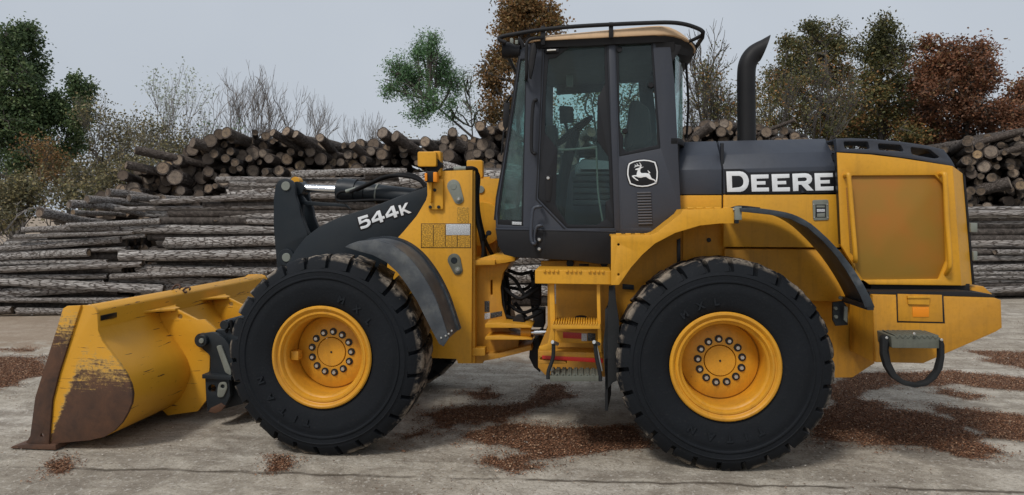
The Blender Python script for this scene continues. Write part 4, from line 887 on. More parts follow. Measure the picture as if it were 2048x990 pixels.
tube('steering_column', [P(1118, 440, 1.25), P(1128, 350, 1.25), P(1150, 262, 1.25)], .05, M['black'], cab, seg=14)
cst = P(1148, 262, 1.25); ax = Matrix.Rotation(math.radians(-38), 3, 'Y')
tube('steering_wheel', [cst+ax@Vector((.20*math.cos(a), .20*math.sin(a), .0)) for a in [i*math.pi/14 for i in range(29)]], .015, M['black'], cab, n=2)
tube('wheel_spoke', [cst+ax@Vector((-.2, 0, 0)), cst+ax@Vector((.2, 0, 0))], .013, M['black'], cab, smoothpath=False)
plate('monitor', fil([(1118, 211), (1146, 213), (1148, 244), (1120, 246)], 3), 1.0, .05, M['black'], cab, bev=.008); tube('monitor_arm', [P(1130, 245, 1.05), P(1140, 275, 1.15), P(1150, 300, 1.25)], .012, M['black'], cab)
tube('door_bar', [P(1114, 299, YK+.09), P(1140, 299, YK+.09), P(1194, 294, YK+.09)], .009, M['zinc'], cab); tube('door_bar', [P(1193, 296, YK+.09), P(1196, 380, YK+.09), P(1206, 445, YK+.09)], .008, M['zinc'], cab)
ibox('front_console', 1092, 250, 1112, 300, 1.0, 1.5); ibox('interior_mirror', 1133, 150, 1146, 172, 1.2, 1.26, 'zinc')
slab('far_visor', XZ([(1094, 98), (1226, 88), (1226, 112), (1094, 122)], YK), YK2-.03, .02, M['black'], cab)
slab('dash', XZ([(1000, 420), (1060, 405), (1085, 430), (1085, 455), (1000, 452)], YK), YK+.3, 1.0, M['black'], cab)
# roof: plan outline with rounded corners, lofted in height
xa, xb_ = P(1050, 75, .40).x, P(1399, 80, .50).x
def plan(x0, x1, y0, y1, r0, r1, n=7):
    pts = []
    for cx, cy, r, a0 in ((x0+r0, y0+r0, r0, 180), (x1-r1, y0+r1, r1, 270), (x1-r1, y1-r1, r1, 0), (x0+r0, y1-r0, r0, 90)):
        for i in range(n+1):
            a = math.radians(a0+90*i/n); pts.append((cx+r*math.cos(a), cy+r*math.sin(a)))
    return pts
def loft(nm, rings, mat, par, **k):
    bm = bmesh.new(); rs_ = [[bm.verts.new(p) for p in r] for r in rings]; N = len(rings[0])
    for a, b in zip(rs_, rs_[1:]):
        for i in range(N): bm.faces.new((a[i], a[(i+1) % N], b[(i+1) % N], b[i]))
    bm.faces.new(rs_[0][::-1]); bm.faces.new(rs_[-1]); return finish(nm, bm_mesh(bm), mat, par, **k)
def zb_(x): t = (x-xa)/(xb_-xa); return 3.186+.03*t-.075*max(0, t-.80)**2/.04
def zt_(x): t = (x-xa)/(xb_-xa); return 3.222+.075*min(1, t/.8)**.8-.115*max(0, t-.76)**2/.0576
def ring(x0, x1, y0, y1, r0, r1, zf): return [Vector((x, y, zf(x))) for x, y in plan(x0, x1, y0, y1, r0, r1)]
rings = [ring(xa, xb_, .39, 2.11, .12, .36, zb_), ring(xa-.004, xb_+.004, .386, 2.114, .12, .36, lambda x: zb_(x)+.012), ring(xa+.004, xb_-.012, .398, 2.102, .12, .36, lambda x: zt_(x)-.022), ring(xa+.03, xb_-.05, .43, 2.07, .12, .34, lambda x: zt_(x)-.004), ring(xa+.2, xb_-.25, .6, 1.9, .1, .3, lambda x: zt_(x)+.012)]
roof = loft('cab_roof', rings, M['tan'], L_, sharp=50)
rings = [ring(xa+.05, xb_-.03, .42, 2.08, .12, .34, lambda x: zb_(x)-.05), ring(xa+.03, xb_-.01, .405, 2.095, .12, .34, lambda x: zb_(x)-.001)]
loft('roof_underside', rings, M['black'], roof, sharp=30)
xh = P(1322, 80, .46).x
rings = [ring(xh+.03, xb_-.10, .52, 1.98, .08, .22, lambda x: 3.045), ring(xh, xb_-.035, .46, 2.04, .10, .30, lambda x: 3.085), ring(xh, xb_-.015, .44, 2.06, .10, .33, lambda x: zb_(x)-.045)]
loft('rear_roof_housing', rings, M['black'], roof, sharp=30)
q = P(1222, 60, .385); box('roof_bracket', q.x-.017, q.x+.017, .372, .40, 3.19, 3.312, M['black'], roof); q = P(1086, 70, .385); box('roof_bracket', q.x-.017, q.x+.017, .372, .40, 3.15, 3.30, M['black'], roof)
nr = [(1086, 73), (1150, 54), ]
rp_ = [(1012, 85), (1000, 80), (1001, 74), (1030, 68), (1087, 59), (1150, 53), (1220, 49), (1290, 46), (1340, 45), (1372, 49), (1398, 58), (1406, 64)]
near = [P(x, y, .37) for x, y in rp_]; xr = near[-1].x
near = cr(near, 4)
path = near+[Vector((xr+.015, .50, near[-1].z-.01)), Vector((xr+.02, .8, near[-1].z)), Vector((xr+.02, 1.7, near[-1].z)), Vector((xr, 2.05, near[-1].z))]+[Vector((p.x, mir(.37), p.z)) for p in near[::-1]]
tube('guard_rail', path, .0165, M['black'], roof, smoothpath=False, seg=10)
tube('guard_rail', [Vector((near[2].x, .38, near[2].z)), Vector((near[2].x-.02, .8, near[2].z)), Vector((near[2].x-.02, 1.7, near[2].z)), Vector((near[2].x, mir(.38), near[2].z))], .0165, M['black'], roof)
tube('rail_stay', [Vector((xr+.01, .45, near[-1].z)), Vector((xr-.06, .52, 3.19)), Vector((xr-.16, .60, 3.18))], .014, M['black'], roof)
tube('front_light', [P(1006, 100, .48), P(1018, 101, .48), P(1030, 103, .48), P(1040, 103, .48)], .062, M['black'], roof, rf=lambda u: .066 if u < .4 else .05, seg=20, smoothpath=False)
pbox('light_mount', 1020, 76, 1026, 88, .46, .50, M['zinc'], roof); pbox('light_mount', 1030, 80, 1036, 88, .46, .50, M['zinc'], roof); tube('light_mount', [P(1036, 78, .5), P(1044, 90, .5), P(1048, 110, .5)], .02, M['black'], roof)
plate('rear_light', fil([(1328, 94), (1345, 86), (1364, 91), (1358, 104), (1343, 127), (1334, 128)], 3), .46, .12, M['black'], roof); tube('light_mount', [P(1347, 75, .5), P(1347, 88, .5)], .012, M['zinc'], roof, smoothpath=False)
disc('rear_work_light', 1374, 98, .78, .075, .08, M['black'], roof); pbox('light_mount', 1361, 74, 1366, 86, .6, .62, M['zinc'], roof)
# mirrors
mr = plate('mirror', fil([(1063, 84), (1071, 86), (1073, 100), (1068, 130), (1062, 157), (1058, 155), (1056, 130)], 3), .34, .05, M['black'], L_, bev=.01)
tube('mirror_arm', [P(1086, 76, .38), P(1066, 77, .34), P(1056, 82, .33), (P(1053, 95, .33)), P(1053, 150, .36), P(1052, 160, .44)], .013, M['black'], mr)
m2 = slab('mirror', XZ([(1008, 206), (1019, 205), (1017, 250), (1010, 262), (1006, 250)], 2.3), 2.28, .05, M['black'], L_); tube('mirror_arm', [P(1012, 206, 2.3), P(1024, 190, 2.2), P(1030, 206, 2.1)], .012, M['black'], m2); plate('mirror_stay', [(1006, 260), (1009, 258), (1004, 310), (1001, 310)], 2.3, .02, M['black'], m2)
plate('mirror_bracket', [(1018, 232), (1026, 228), (1028, 232), (1020, 240)], 2.2, .03, M['black'], m2)
# ================================================================== GROUND
def gp(px, py): q = G(px, py); return (q.x, q.y)
patches = [  # red-brown bark mulch traced on the ground, in photo points
 [(855, 830), (900, 815), (1000, 812), (1060, 795), (1075, 775), (1120, 768), (1135, 790), (1110, 805), (1085, 812), (1040, 830), (1000, 842), (940, 850), (880, 850)],
 [(930, 785), (975, 778), (1000, 790), (990, 800), (960, 803), (935, 800)],
 [(920, 868), (1000, 855), (1080, 850), (1160, 855), (1260, 850), (1300, 880), (1260, 898), (1200, 905), (1130, 912), (1080, 925), (1020, 938), (985, 930), (990, 915), (1040, 900), (980, 890), (930, 882)],
 [(518, 925), (545, 912), (575, 920), (580, 935), (540, 942)], [(108, 932), (125, 925), (138, 940), (120, 948)], [(800, 870), (850, 862), (850, 880), (800, 885)],
 [(1670, 760), (1760, 745), (1900, 742), (2000, 750), (2100, 760), (2100, 790), (2000, 778), (1900, 768), (1850, 775), (1780, 770), (1700, 800), (1810, 805), (1780, 815), (1670, 815)],
 [(1660, 815), (1760, 815), (1850, 825), (1900, 840), (1960, 880), (2010, 905), (1960, 915), (1860, 900), (1800, 895), (1700, 890), (1640, 888), (1620, 860)],
 [(1865, 810), (1960, 822), (2060, 830), (2110, 860), (2040, 880), (1980, 870), (1920, 850), (1890, 830)],
 [(1945, 702), (2100, 705), (2100, 745), (2030, 735), (1980, 720)], [(1870, 778), (1900, 778), (1950, 792), (1920, 796), (1880, 788)],
 [(-200, 720), (0, 715), (95, 712), (92, 745), (0, 778), (-200, 800)], [(-150, 690), (0, 690), (60, 700), (-100, 705)], [(1380, 690), (1660, 730), (1650, 745), (1400, 720)], [(700, 800), (760, 795), (800, 812), (740, 820)]]
PG = [[gp(*p) for p in poly] for poly in patches]
def inside(x, y, poly):
    c = False; j = len(poly)-1
    for i in range(len(poly)):
        xi, yi = poly[i]; xj, yj = poly[j]
        if (yi > y) != (yj > y) and x < (xj-xi)*(y-yi)/(yj-yi)+xi: c = not c
        j = i
    return c
BB = [(min(p[0] for p in q), max(p[0] for p in q), min(p[1] for p in q), max(p[1] for p in q)) for q in PG]
def edist(x, y, poly):
    best = 9; j = len(poly)-1
    for i in range(len(poly)):
        ax_, ay = poly[j]; bx_, by = poly[i]; dx, dy = bx_-ax_, by-ay; L2 = dx*dx+dy*dy or 1
        t = max(0, min(1, ((x-ax_)*dx+(y-ay)*dy)/L2)); ex_, ey = ax_+dx*t-x, ay+dy*t-y; best = min(best, ex_*ex_+ey*ey); j = i
    return best**.5
def mulch(x, y):                         # signed depth into a patch, broken by noise
    b = -.5
    for q, bb in zip(PG, BB):
        if bb[0]-.3 < x < bb[1]+.3 and bb[2]-.3 < y < bb[3]+.3:
            d = edist(x, y, q); d = d if inside(x, y, q) else -d; b = max(b, d)
    n = noise.noise(Vector((x*2.2, y*3.2, 1)))*.16+noise.noise(Vector((x*7, y*9, 4)))*.09
    return b+n
xs = [-60, -30, -18, -12, -9]+[-8+i*.07 for i in range(int(17/.07))]+[9.2, 12, 18, 30, 60]
ys = [-30, -8, -4.5]+[-3.6+i*.07 for i in range(int(16/.07))]+[12.8, 15, 20, 30]
xs = [-900, -200]+xs+[200, 900]; ys = [-300, -100]+ys+[60, 150, 400, 1200]
V = []; mk = []
for y in ys:
    for x in xs:
        near_ = -8.1 < x < 9.1 and -3.7 < y < 12.5
        d = mulch(x, y) if near_ else -.5
        k = max(0, min(1, d/.10+.5)); z = 0
        if near_: z = noise.noise(Vector((x*.5, y*.5, 0)))*.006
        # worn slab joint: shallow groove that runs across in front of the tyres
        jy = -1.02-.045*x+.02*noise.noise(Vector((x*1.5, 0, 3)))
        V.append((x, y, z-.004+k*.004)); mk.append(k)
nx = len(xs); F = [(j*nx+i, j*nx+i+1, (j+1)*nx+i+1, (j+1)*nx+i) for j in range(len(ys)-1) for i in range(nx-1)]
gm = mesh(V, F); at = gm.attributes.new('mulch', 'FLOAT', 'POINT'); at.data.foreach_set('value', mk)
m, t, N, L, b = newmat('yard_concrete'); v = VEC(t, world=True)
na = N.new('ShaderNodeAttribute'); na.attribute_name = 'mulch'
n1 = NZ(t, .45, 6, .6, v); n2 = NZ(t, 3.2, 7, .65, v, .8); n3 = NZ(t, 26, 6, .7, v); n4 = NZ(t, 48, 5, .8, v)
nst = NZ(t, 1, 6, .65, VEC(t, scale=(.8, 4.5, 1), world=True), .5)
c = RAMP(t, n1, [(.3, (.37, .325, .262)), (.5, (.47, .425, .355)), (.7, (.57, .53, .465))])
c = MIX(t, MATH(t, 'MULTIPLY', RAMP(t, n2, [(.42, (0, 0, 0)), (.60, (1, 1, 1))]), .62), c, (.20, .17, .135))
c = MIX(t, MATH(t, 'MULTIPLY', RAMP(t, nst, [(.47, (0, 0, 0)), (.62, (1, 1, 1))]), .5), c, (.17, .14, .11))
c = MIX(t, MATH(t, 'MULTIPLY', RAMP(t, n4, [(.52, (0, 0, 0)), (.62, (1, 1, 1))]), .6), c, (.13, .10, .07))
c = MIX(t, MATH(t, 'MULTIPLY', RAMP(t, n3, [(.56, (0, 0, 0)), (.64, (1, 1, 1))]), .6), c, (.62, .58, .52))
# cracks and joints
sx = N.new('ShaderNodeSeparateXYZ'); L.new(v, sx.inputs[0])
wob = MATH(t, 'MULTIPLY', MATH(t, 'SUBTRACT', NZ(t, 2.5, 5, .6, v), .5), .16)
def line(yoff, slope, wdt):
    e = MATH(t, 'ABSOLUTE', MATH(t, 'ADD', MATH(t, 'ADD', sx.outputs[1], MATH(t, 'MULTIPLY', sx.outputs[0], slope)), MATH(t, 'SUBTRACT', wob, yoff)))
    return RAMP(t, MATH(t, 'DIVIDE', e, wdt), [(.25, (1, 1, 1)), (1, (0, 0, 0))])
for yo, sl, wd in ((-.26, -.045, .03), (-.95, -.02, .010)):
    ln = MATH(t, 'MULTIPLY', line(yo, sl, wd), RAMP(t, NZ(t, 1.3, 4, .6, v), [(.38, (.1, .1, .1)), (.5, (.85, .85, .85))])); c = MIX(t, ln, c, (.07, .055, .04))
# old bark dust worked into the surface round each patch
dust = RAMP(t, MATH(t, 'ADD', na.outputs['Fac'], MATH(t, 'MULTIPLY', MATH(t, 'SUBTRACT', n3, .5), .9)), [(.30, (0, 0, 0)), (.78, (1, 1, 1))])
br = MIX(t, RAMP(t, n4, [(.35, (0, 0, 0)), (.65, (1, 1, 1))]), (.065, .032, .018), (.25, .125, .075)); c = MIX(t, MATH(t, 'MULTIPLY', dust, .88), c, br)
# farther out the yard turns to brown bark litter on the left
lit = MATH(t, 'MULTIPLY', RAMP(t, MATH(t, 'ADD', MATH(t, 'MULTIPLY', sx.outputs[1], .1), MATH(t, 'MULTIPLY', MATH(t, 'SUBTRACT', n2, .5), .5)), [(.30, (0, 0, 0)), (.42, (1, 1, 1))]), RAMP(t, MATH(t, 'MULTIPLY', sx.outputs[0], .05), [(-.0, (1, 1, 1)), (.05, (.15, .15, .15))]))
c = MIX(t, MATH(t, 'MULTIPLY', lit, .65), c, MIX(t, n3, (.20, .13, .08), (.42, .32, .23)))
L.new(c, b.inputs['Base Color']); b.inputs['Roughness'].default_value = .85; b.inputs['Specular IOR Level'].default_value = .25
BUMP(t, b, MATH(t, 'ADD', MATH(t, 'ADD', n3, MATH(t, 'MULTIPLY', n2, 2.5)), MATH(t, 'MULTIPLY', dust, MATH(t, 'MULTIPLY', n4, 2))), .55, .02)
tag(finish('ground', gm, m, None, sharp=180, origin=(0, 0, 0)), kind='structure')
# bark chips lying on the mulch, crumbs on the slab
def chips(name, n, test, smin, smax, mat, ext, seed):
    rr = random.Random(seed); V = []; F = []; col = []; k = 0; tries = 0
    while k < n and tries < n*40:
        tries += 1; x = rr.uniform(ext[0], ext[1]); y = rr.uniform(ext[2], ext[3])
        if not test(x, y, rr): continue
        s = rr.uniform(smin, smax); a = rr.uniform(0, 6.28); q = rr.uniform(.3, .8); tz = rr.uniform(-.5, .5)*s; ca_, sa = math.cos(a), math.sin(a); z = rr.uniform(.001, .012)
        b0 = len(V)
        for u, w_, h in ((-1, -q, 0), (1, -q*.6, tz), (.8, q, tz+.25*s), (-1, q*.8, .3*s)): V.append((x+(u*ca_-w_*sa)*s/2, y+(u*sa+w_*ca_)*s/2, z+max(0, h)))
        F.append((b0, b0+1, b0+2, b0+3)); col.append(rr.random()); k += 1
    me = mesh(V, F); at = me.attributes.new('tone', 'FLOAT', 'FACE'); at.data.foreach_set('value', col)
    o = finish(name, me, mat, None, smooth=False, origin=(0, 0, 0)); return o
def tonemat(name, stops, rough=.85, trans=0):
    m, t, N, L, b = newmat(name); na = N.new('ShaderNodeAttribute'); na.attribute_name = 'tone'
    L.new(RAMP(t, na.outputs['Fac'], stops), b.inputs['Base Color']); b.inputs['Roughness'].default_value = rough; b.inputs['Specular IOR Level'].default_value = .2; return m
mchip = tonemat('bark_chips', [(0, (.055, .026, .015)), (.5, (.175, .080, .043)), (.85, (.30, .155, .088)), (1, (.46, .32, .21))])
mcrumb = tonemat('pale_crumbs', [(0, (.10, .07, .05)), (.5, (.25, .18, .13)), (1, (.6, .55, .48))])
def tm(x, y, rr): return mulch(x, y) > rr.choice((-.12, -.05, -.02, 0, 0, .02, .03)) and rr.random() < min(1, 5.5/(y+5.1))**1.2
tag(chips('bark_mulch', 150000, tm, .004, .0155, mchip, (-7.9, 8.9, -1.9, 7.0), 5), 'red-brown shredded bark scattered in patches over the concrete', 'bark mulch', kind='stuff')
tag(chips('wood_crumbs', 26000, lambda x, y, rr: noise.noise(Vector((x*.8, y*.8, 9))) > rr.uniform(-.5, .5), .004, .017, mcrumb, (-6, 7.5, -2.2, 9), 6), 'small pale wood crumbs and grit strewn thinly over the yard', 'wood crumbs', kind='stuff')

# ================================================================== LOGS
m, t, N, L, b = newmat('pine_bark'); oi = N.new('ShaderNodeObjectInfo'); gi = VEC(t, 'Object')
mp = N.new('ShaderNodeMapping'); mp.inputs['Scale'].default_value = (5, 5, 9); L.new(gi, mp.inputs['Vector'])
cmb = N.new('ShaderNodeCombineXYZ'); L.new(MATH(t, 'MULTIPLY', oi.outputs['Random'], 37), cmb.inputs[2]); L.new(cmb.outputs[0], mp.inputs['Location'])
vo = N.new('ShaderNodeTexVoronoi'); vo.feature = 'DISTANCE_TO_EDGE'; vo.inputs['Scale'].default_value = 1
mp2 = N.new('ShaderNodeMapping'); mp2.inputs['Scale'].default_value = (2.8, 2.8, 30); L.new(gi, mp2.inputs['Vector']); L.new(cmb.outputs[0], mp2.inputs['Location'])
nn = N.new('ShaderNodeTexNoise'); nn.inputs['Scale'].default_value = 1; nn.inputs['Detail'].default_value = 7; nn.inputs['Roughness'].default_value = .7; nn.inputs['Distortion'].default_value = 1.0; L.new(mp2.outputs[0], nn.inputs['Vector'])
L.new(mp2.outputs[0], vo.inputs['Vector'])
fis = RAMP(t, MATH(t, 'ADD', vo.outputs['Distance'], MATH(t, 'MULTIPLY', MATH(t, 'SUBTRACT', nn.outputs['Fac'], .5), .35)), [(.0, (0, 0, 0)), (.10, (1, 1, 1))])
c = MIX(t, fis, (.13, .105, .09), RAMP(t, nn.outputs['Fac'], [(.3, (.18, .15, .135)), (.45, (.39, .355, .33)), (.60, (.62, .59, .56))]))
c = MIX(t, MATH(t, 'MULTIPLY', RAMP(t, oi.outputs['Random'], [(.3, (0, 0, 0)), (1, (1, 1, 1))]), .34), c, (.19, .15, .125))
bare = RAMP(t, MATH(t, 'ADD', NZ(t, 1.2, 5, .6, mp.outputs[0]), 0), [(.72, (0, 0, 0)), (.75, (1, 1, 1))]); c = MIX(t, bare, c, (.50, .36, .21))
L.new(c, b.inputs['Base Color']); b.inputs['Roughness'].default_value = .9; b.inputs['Specular IOR Level'].default_value = .15
BUMP(t, b, MATH(t, 'ADD', fis, MATH(t, 'MULTIPLY', nn.outputs['Fac'], 1.2)), 1.0, .03); M['bark'] = m
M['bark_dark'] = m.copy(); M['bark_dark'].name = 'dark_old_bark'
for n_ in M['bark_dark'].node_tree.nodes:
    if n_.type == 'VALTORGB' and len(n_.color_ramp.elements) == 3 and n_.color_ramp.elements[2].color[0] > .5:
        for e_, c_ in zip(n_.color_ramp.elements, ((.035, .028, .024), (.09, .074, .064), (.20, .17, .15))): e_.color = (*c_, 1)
def endmat(name, a, bb):
    m, t, N, L, b = newmat(name); oi = N.new('ShaderNodeObjectInfo'); v = VEC(t, 'Object')
    s = N.new('ShaderNodeSeparateXYZ'); L.new(v, s.inputs[0])
    r = MATH(t, 'SQRT', MATH(t, 'ADD', MATH(t, 'POWER', s.outputs[0], 2.0), MATH(t, 'POWER', s.outputs[1], 2.0)))
    n = NZ(t, 2.5, 6, .7, v, .5); w_ = MATH(t, 'SINE', MATH(t, 'ADD', MATH(t, 'MULTIPLY', r, 40), MATH(t, 'MULTIPLY', n, 8)))
    c = MIX(t, MATH(t, 'ADD', MATH(t, 'MULTIPLY', w_, .28), .35), a, bb)
    rnd = oi.outputs['Random']; ang = MATH(t, 'ARCTAN2', s.outputs[1], s.outputs[0]); cv = N.new('ShaderNodeCombineXYZ')
    L.new(MATH(t, 'MULTIPLY', ang, 2.2), cv.inputs[0]); L.new(MATH(t, 'MULTIPLY', r, .8), cv.inputs[1]); L.new(MATH(t, 'MULTIPLY', rnd, 83), cv.inputs[2])
    crk = NZ(t, 2.2, 3, .5, cv.outputs[0]); crk = RAMP(t, MATH(t, 'ABSOLUTE', MATH(t, 'SUBTRACT', crk, .5)), [(.0, (1, 1, 1)), (.035, (0, 0, 0))])
    c = MIX(t, MATH(t, 'MULTIPLY', crk, .85), c, (.03, .022, .018))
    c = MIX(t, RAMP(t, r, [(.05, (.8, .8, .8)), (.28, (0, 0, 0))]), c, (.10, .06, .04))
    c = MIX(t, RAMP(t, MATH(t, 'FRACT', MATH(t, 'MULTIPLY', rnd, 7.7)), [(.0, (0, 0, 0)), (1, (.55, .55, .55))]), c, (.30, .27, .24))
    c = MIX(t, RAMP(t, r, [(.76, (0, 0, 0)), (.83, (1, 1, 1))]), c, (.05, .035, .028))
    c = MIX(t, RAMP(t, n, [(.48, (0, 0, 0)), (.66, (.8, .8, .8))]), c, (.09, .065, .045))
    c = MIX(t, MATH(t, 'MULTIPLY', oi.outputs['Random'], .85), c, (.075, .056, .044))
    L.new(c, b.inputs['Base Color']); b.inputs['Roughness'].default_value = .9; BUMP(t, b, n, .6, .02); return m
M['cut'] = endmat('weathered_cut_end', (.44, .32, .215), (.17, .115, .075)); M['freshcut'] = endmat('fresh_cut_end', (.55, .38, .21), (.36, .23, .12))
def log_mesh(seed, rings=15, seg=13, taper=.12, endmat_='cut', bend=.25, bark='bark'):
    rr = random.Random(seed); V = []; F = []; mats = []
    bx1, by1, ph = rr.uniform(-bend, bend), rr.uniform(-bend, bend), rr.uniform(0, 6)
    o = rr.uniform(0, 99)
    for i in range(rings):
        u = i/(rings-1); c_ = Vector((bx1*math.sin(u*3.1+ph), by1*math.sin(u*2.6+ph*2), u)); rad = 1-taper*u+.05*noise.noise(Vector((o, u*6, 0)))
        for j in range(seg):
            a = 2*math.pi*j/seg; rr_ = rad*(1+.09*noise.noise(Vector((math.cos(a)*1.3+o, math.sin(a)*1.3, u*5)))+.045*noise.noise(Vector((math.cos(a)*4+o, math.sin(a)*4, u*22))))
            V.append((c_.x+rr_*math.cos(a), c_.y+rr_*math.sin(a), u+rr.uniform(-.006, .006)*(0 if 0 < i < rings-1 else 1)))
    for i in range(rings-1):
        for j in range(seg): k = (j+1) % seg; F.append((i*seg+j, i*seg+k, (i+1)*seg+k, (i+1)*seg+j)); mats.append(0)
    # cut ends slightly inset so the bark stands proud
    for base, sgn in ((0, -1), ((rings-1)*seg, 1)):
        cen = [sum(V[base+j][q] for j in range(seg))/seg for q in (0, 1, 2)]; st_i = len(V)
        for j in range(seg):
            p = V[base+j]; V.append((cen[0]+(p[0]-cen[0])*.9, cen[1]+(p[1]-cen[1])*.9, p[2]-sgn*.001))
        for j in range(seg):
            k = (j+1) % seg; f = (base+j, base+k, st_i+k, st_i+j); F.append(f if sgn > 0 else f[::-1]); mats.append(0)
        f = tuple(range(st_i, st_i+seg)); F.append(f if sgn > 0 else f[::-1]); mats.append(1)
    # a few knots
    for _ in range(rr.randint(1, 4)):
        u = rr.uniform(.1, .9); a = rr.uniform(0, 6.28); st_i = len(V); d = Vector((math.cos(a), math.sin(a), 0)); s = Vector((-math.sin(a), math.cos(a), 0))
        for q, h in ((.28, .85), (.16, 1.22)):
            for j in range(5): g = 2*math.pi*j/5; pp = d*h+s*math.cos(g)*q; V.append((pp.x+bx1*math.sin(u*3.1+ph), pp.y+by1*math.sin(u*2.6+ph*2), u+math.sin(g)*q*.05))
        for j in range(5): k = (j+1) % 5; F.append((st_i+j, st_i+k, st_i+5+k, st_i+5+j)); mats.append(0)
        F.append(tuple(st_i+5+j for j in range(5))); mats.append(1)
    me = mesh(V, F); me.materials.append(M[bark]); me.materials.append(M[endmat_]); me.polygons.foreach_set('material_index', mats)
    bm = bmesh.new(); bm.from_mesh(me); bmesh.ops.recalc_face_normals(bm, faces=bm.faces[:]); bm.to_mesh(me); bm.free()
    me.polygons.foreach_set('use_smooth', [True]*len(me.polygons)); me.set_sharp_from_angle(angle=math.radians(50)); me.name = 'log'; return me
LM = [log_mesh(i, bend=.9, taper=.28, endmat_='freshcut' if i % 5 == 0 else 'cut') for i in range(9)]
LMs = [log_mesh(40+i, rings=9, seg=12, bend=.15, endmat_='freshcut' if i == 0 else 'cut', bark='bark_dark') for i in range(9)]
log_list = []
def put_log(p, d, r, ln, label, group, pool=LM, k=None, force=False):   # p = face centre, d = direction away from it
    me = pool[R.randrange(len(pool))] if k is None else pool[k]
    log_list.append(dict(me=me, p=Vector(p), d=Vector(d).normalized(), r=r, ln=ln, label=label, group=group, spin=R.uniform(0, 6.28), force=force))
# near stack, lying side-on along the line A-B
A_, B_ = G(0, 632), G(2048, 598); ld = (B_-A_).normalized(); nrm_ = Vector((-ld.y, ld.x, 0))
def S(s, t=0, z=0): q = A_+ld*s+nrm_*t; q.z = z; return q
def s_of(px, t=0):                       # distance along the stack seen at a photo column
    d = ray(px); o = A_+nrm_*t; det = d.x*(-ld.y)+d.y*ld.x
    rx, ry = -o.x, CY-o.y
    return (-(d.y*-rx)+(d.x*-ry))/(d.x*ld.y-d.y*ld.x)*1.0
def solve_s(px, t=0):
    lo, hi = -8., 32.
    for _ in range(50):
        mid = (lo+hi)/2; q = S(mid, t); v_ = q-Vector((0, CY, 0)); r_ = ray(px)
        if v_.x*r_.y-v_.y*r_.x < 0: lo = mid
        else: hi = mid
    return lo
def depth_of(q): return (q.x)*(-SY)+(q.y-CY)*CY_
def prof_near(s):
    tops = [(-300, 505), (0, 470), (60, 450), (110, 436), (250, 415), (300, 405), (400, 385), (430, 352), (560, 345), (700, 336), (1000, 325), (1400, 380), (1900, 412), (2048, 410), (2300, 410)]
    pts = [(solve_s(px), py) for px, py in tops]; return pts
PN = []
for px, py in [(-300, 505), (0, 472), (60, 450), (110, 440), (250, 420), (300, 408), (400, 386), (435, 353), (560, 346), (700, 337), (1000, 322), (1400, 380), (1900, 412), (2048, 410), (2400, 410)]:
    s = solve_s(px); PN.append((s, CH-(py-HZ)/FPX*depth_of(S(s))))
def topz(s, tab=None):
    tab = tab or PN
    if s <= tab[0][0]: return tab[0][1]
    for (a, za), (b_2, zb2) in zip(tab, tab[1:]):
        if s <= b_2: return za+(zb2-za)*(s-a)/(b_2-a)
    return tab[-1][1]
bays = [(solve_s(-330), solve_s(262), .069, 'left'), (solve_s(278), solve_s(820), .076, 'mid'), (solve_s(835), solve_s(1480), .12, 'mid'), (solve_s(1500), solve_s(2330), .078, 'right')]
GL = {'left': ('grey-barked log lying lengthwise in the low left stack behind the bucket', 'logs lying side-on in the low left stack'),
      'mid': ('grey-barked log lying lengthwise in the taller stack behind the lift arm and cab', 'logs lying side-on behind the lift arm and cab'),
      'right': ('grey-barked log lying lengthwise in the stack beyond the counterweight', 'logs lying side-on beyond the counterweight')}
for s0, s1_, rm, key in bays:
    z = .02; row = 0
    while z < 3.2:
        r_row = rm*R.choice((.72, .85, .95, 1, 1.1, 1.3, 1.5)); zc = z+r_row; slope = R.gauss(.0, .016)+(.03*zc*R.uniform(.5, 1.5) if key == 'left' else .006)
        # where along the bay does the profile reach this height
        cand = [s0+(s1_-s0)*i/40 for i in range(41)]; ok = [s for s in cand if topz(s) > zc+r_row*.6]
        if not ok: break
        a, b_3 = max(s0, min(ok))+R.uniform(*{'left': (-.4, .3), 'mid': (-.9, .5), 'right': (-.3, .3)}[key]), min(s1_, max(ok))+R.uniform(-.7, .6)
        cuts = [a]+([a+(b_3-a)*R.uniform(.4, .6)] if R.random() < .38 and b_3-a > 3.2 else [])+[b_3]
        for c1, c2 in zip(cuts, cuts[1:]):
            if c2-c1 < .8: continue
            tj = (-.07 if key == 'left' else .05)+R.uniform(-.09, .09)+(.06 if row % 2 else 0)+(zc*.07)
            r_ = r_row*R.uniform(.88, 1.08); zz = zc+R.uniform(-.02, .02)-(slope*(c2-c1)*.6 if key == 'left' else 0)
            fr_ = R.random() < .5
            p = S(c1+.04, tj+R.uniform(-.03, .03), zz); q = S(c2-.04, tj+R.uniform(-.05, .05), zz+slope*(c2-c1))
            if fr_: p, q = q, p
            put_log(p, q-p, r_, (q-p).length, GL[key][0], GL[key][1]); log_list[-1].update(key=key, row=row, cut=(cuts.index(c1), len(cuts)-1), rel=r_/rm, px=None)
        z += r_row*1.74; row += 1
nside = len(log_list)
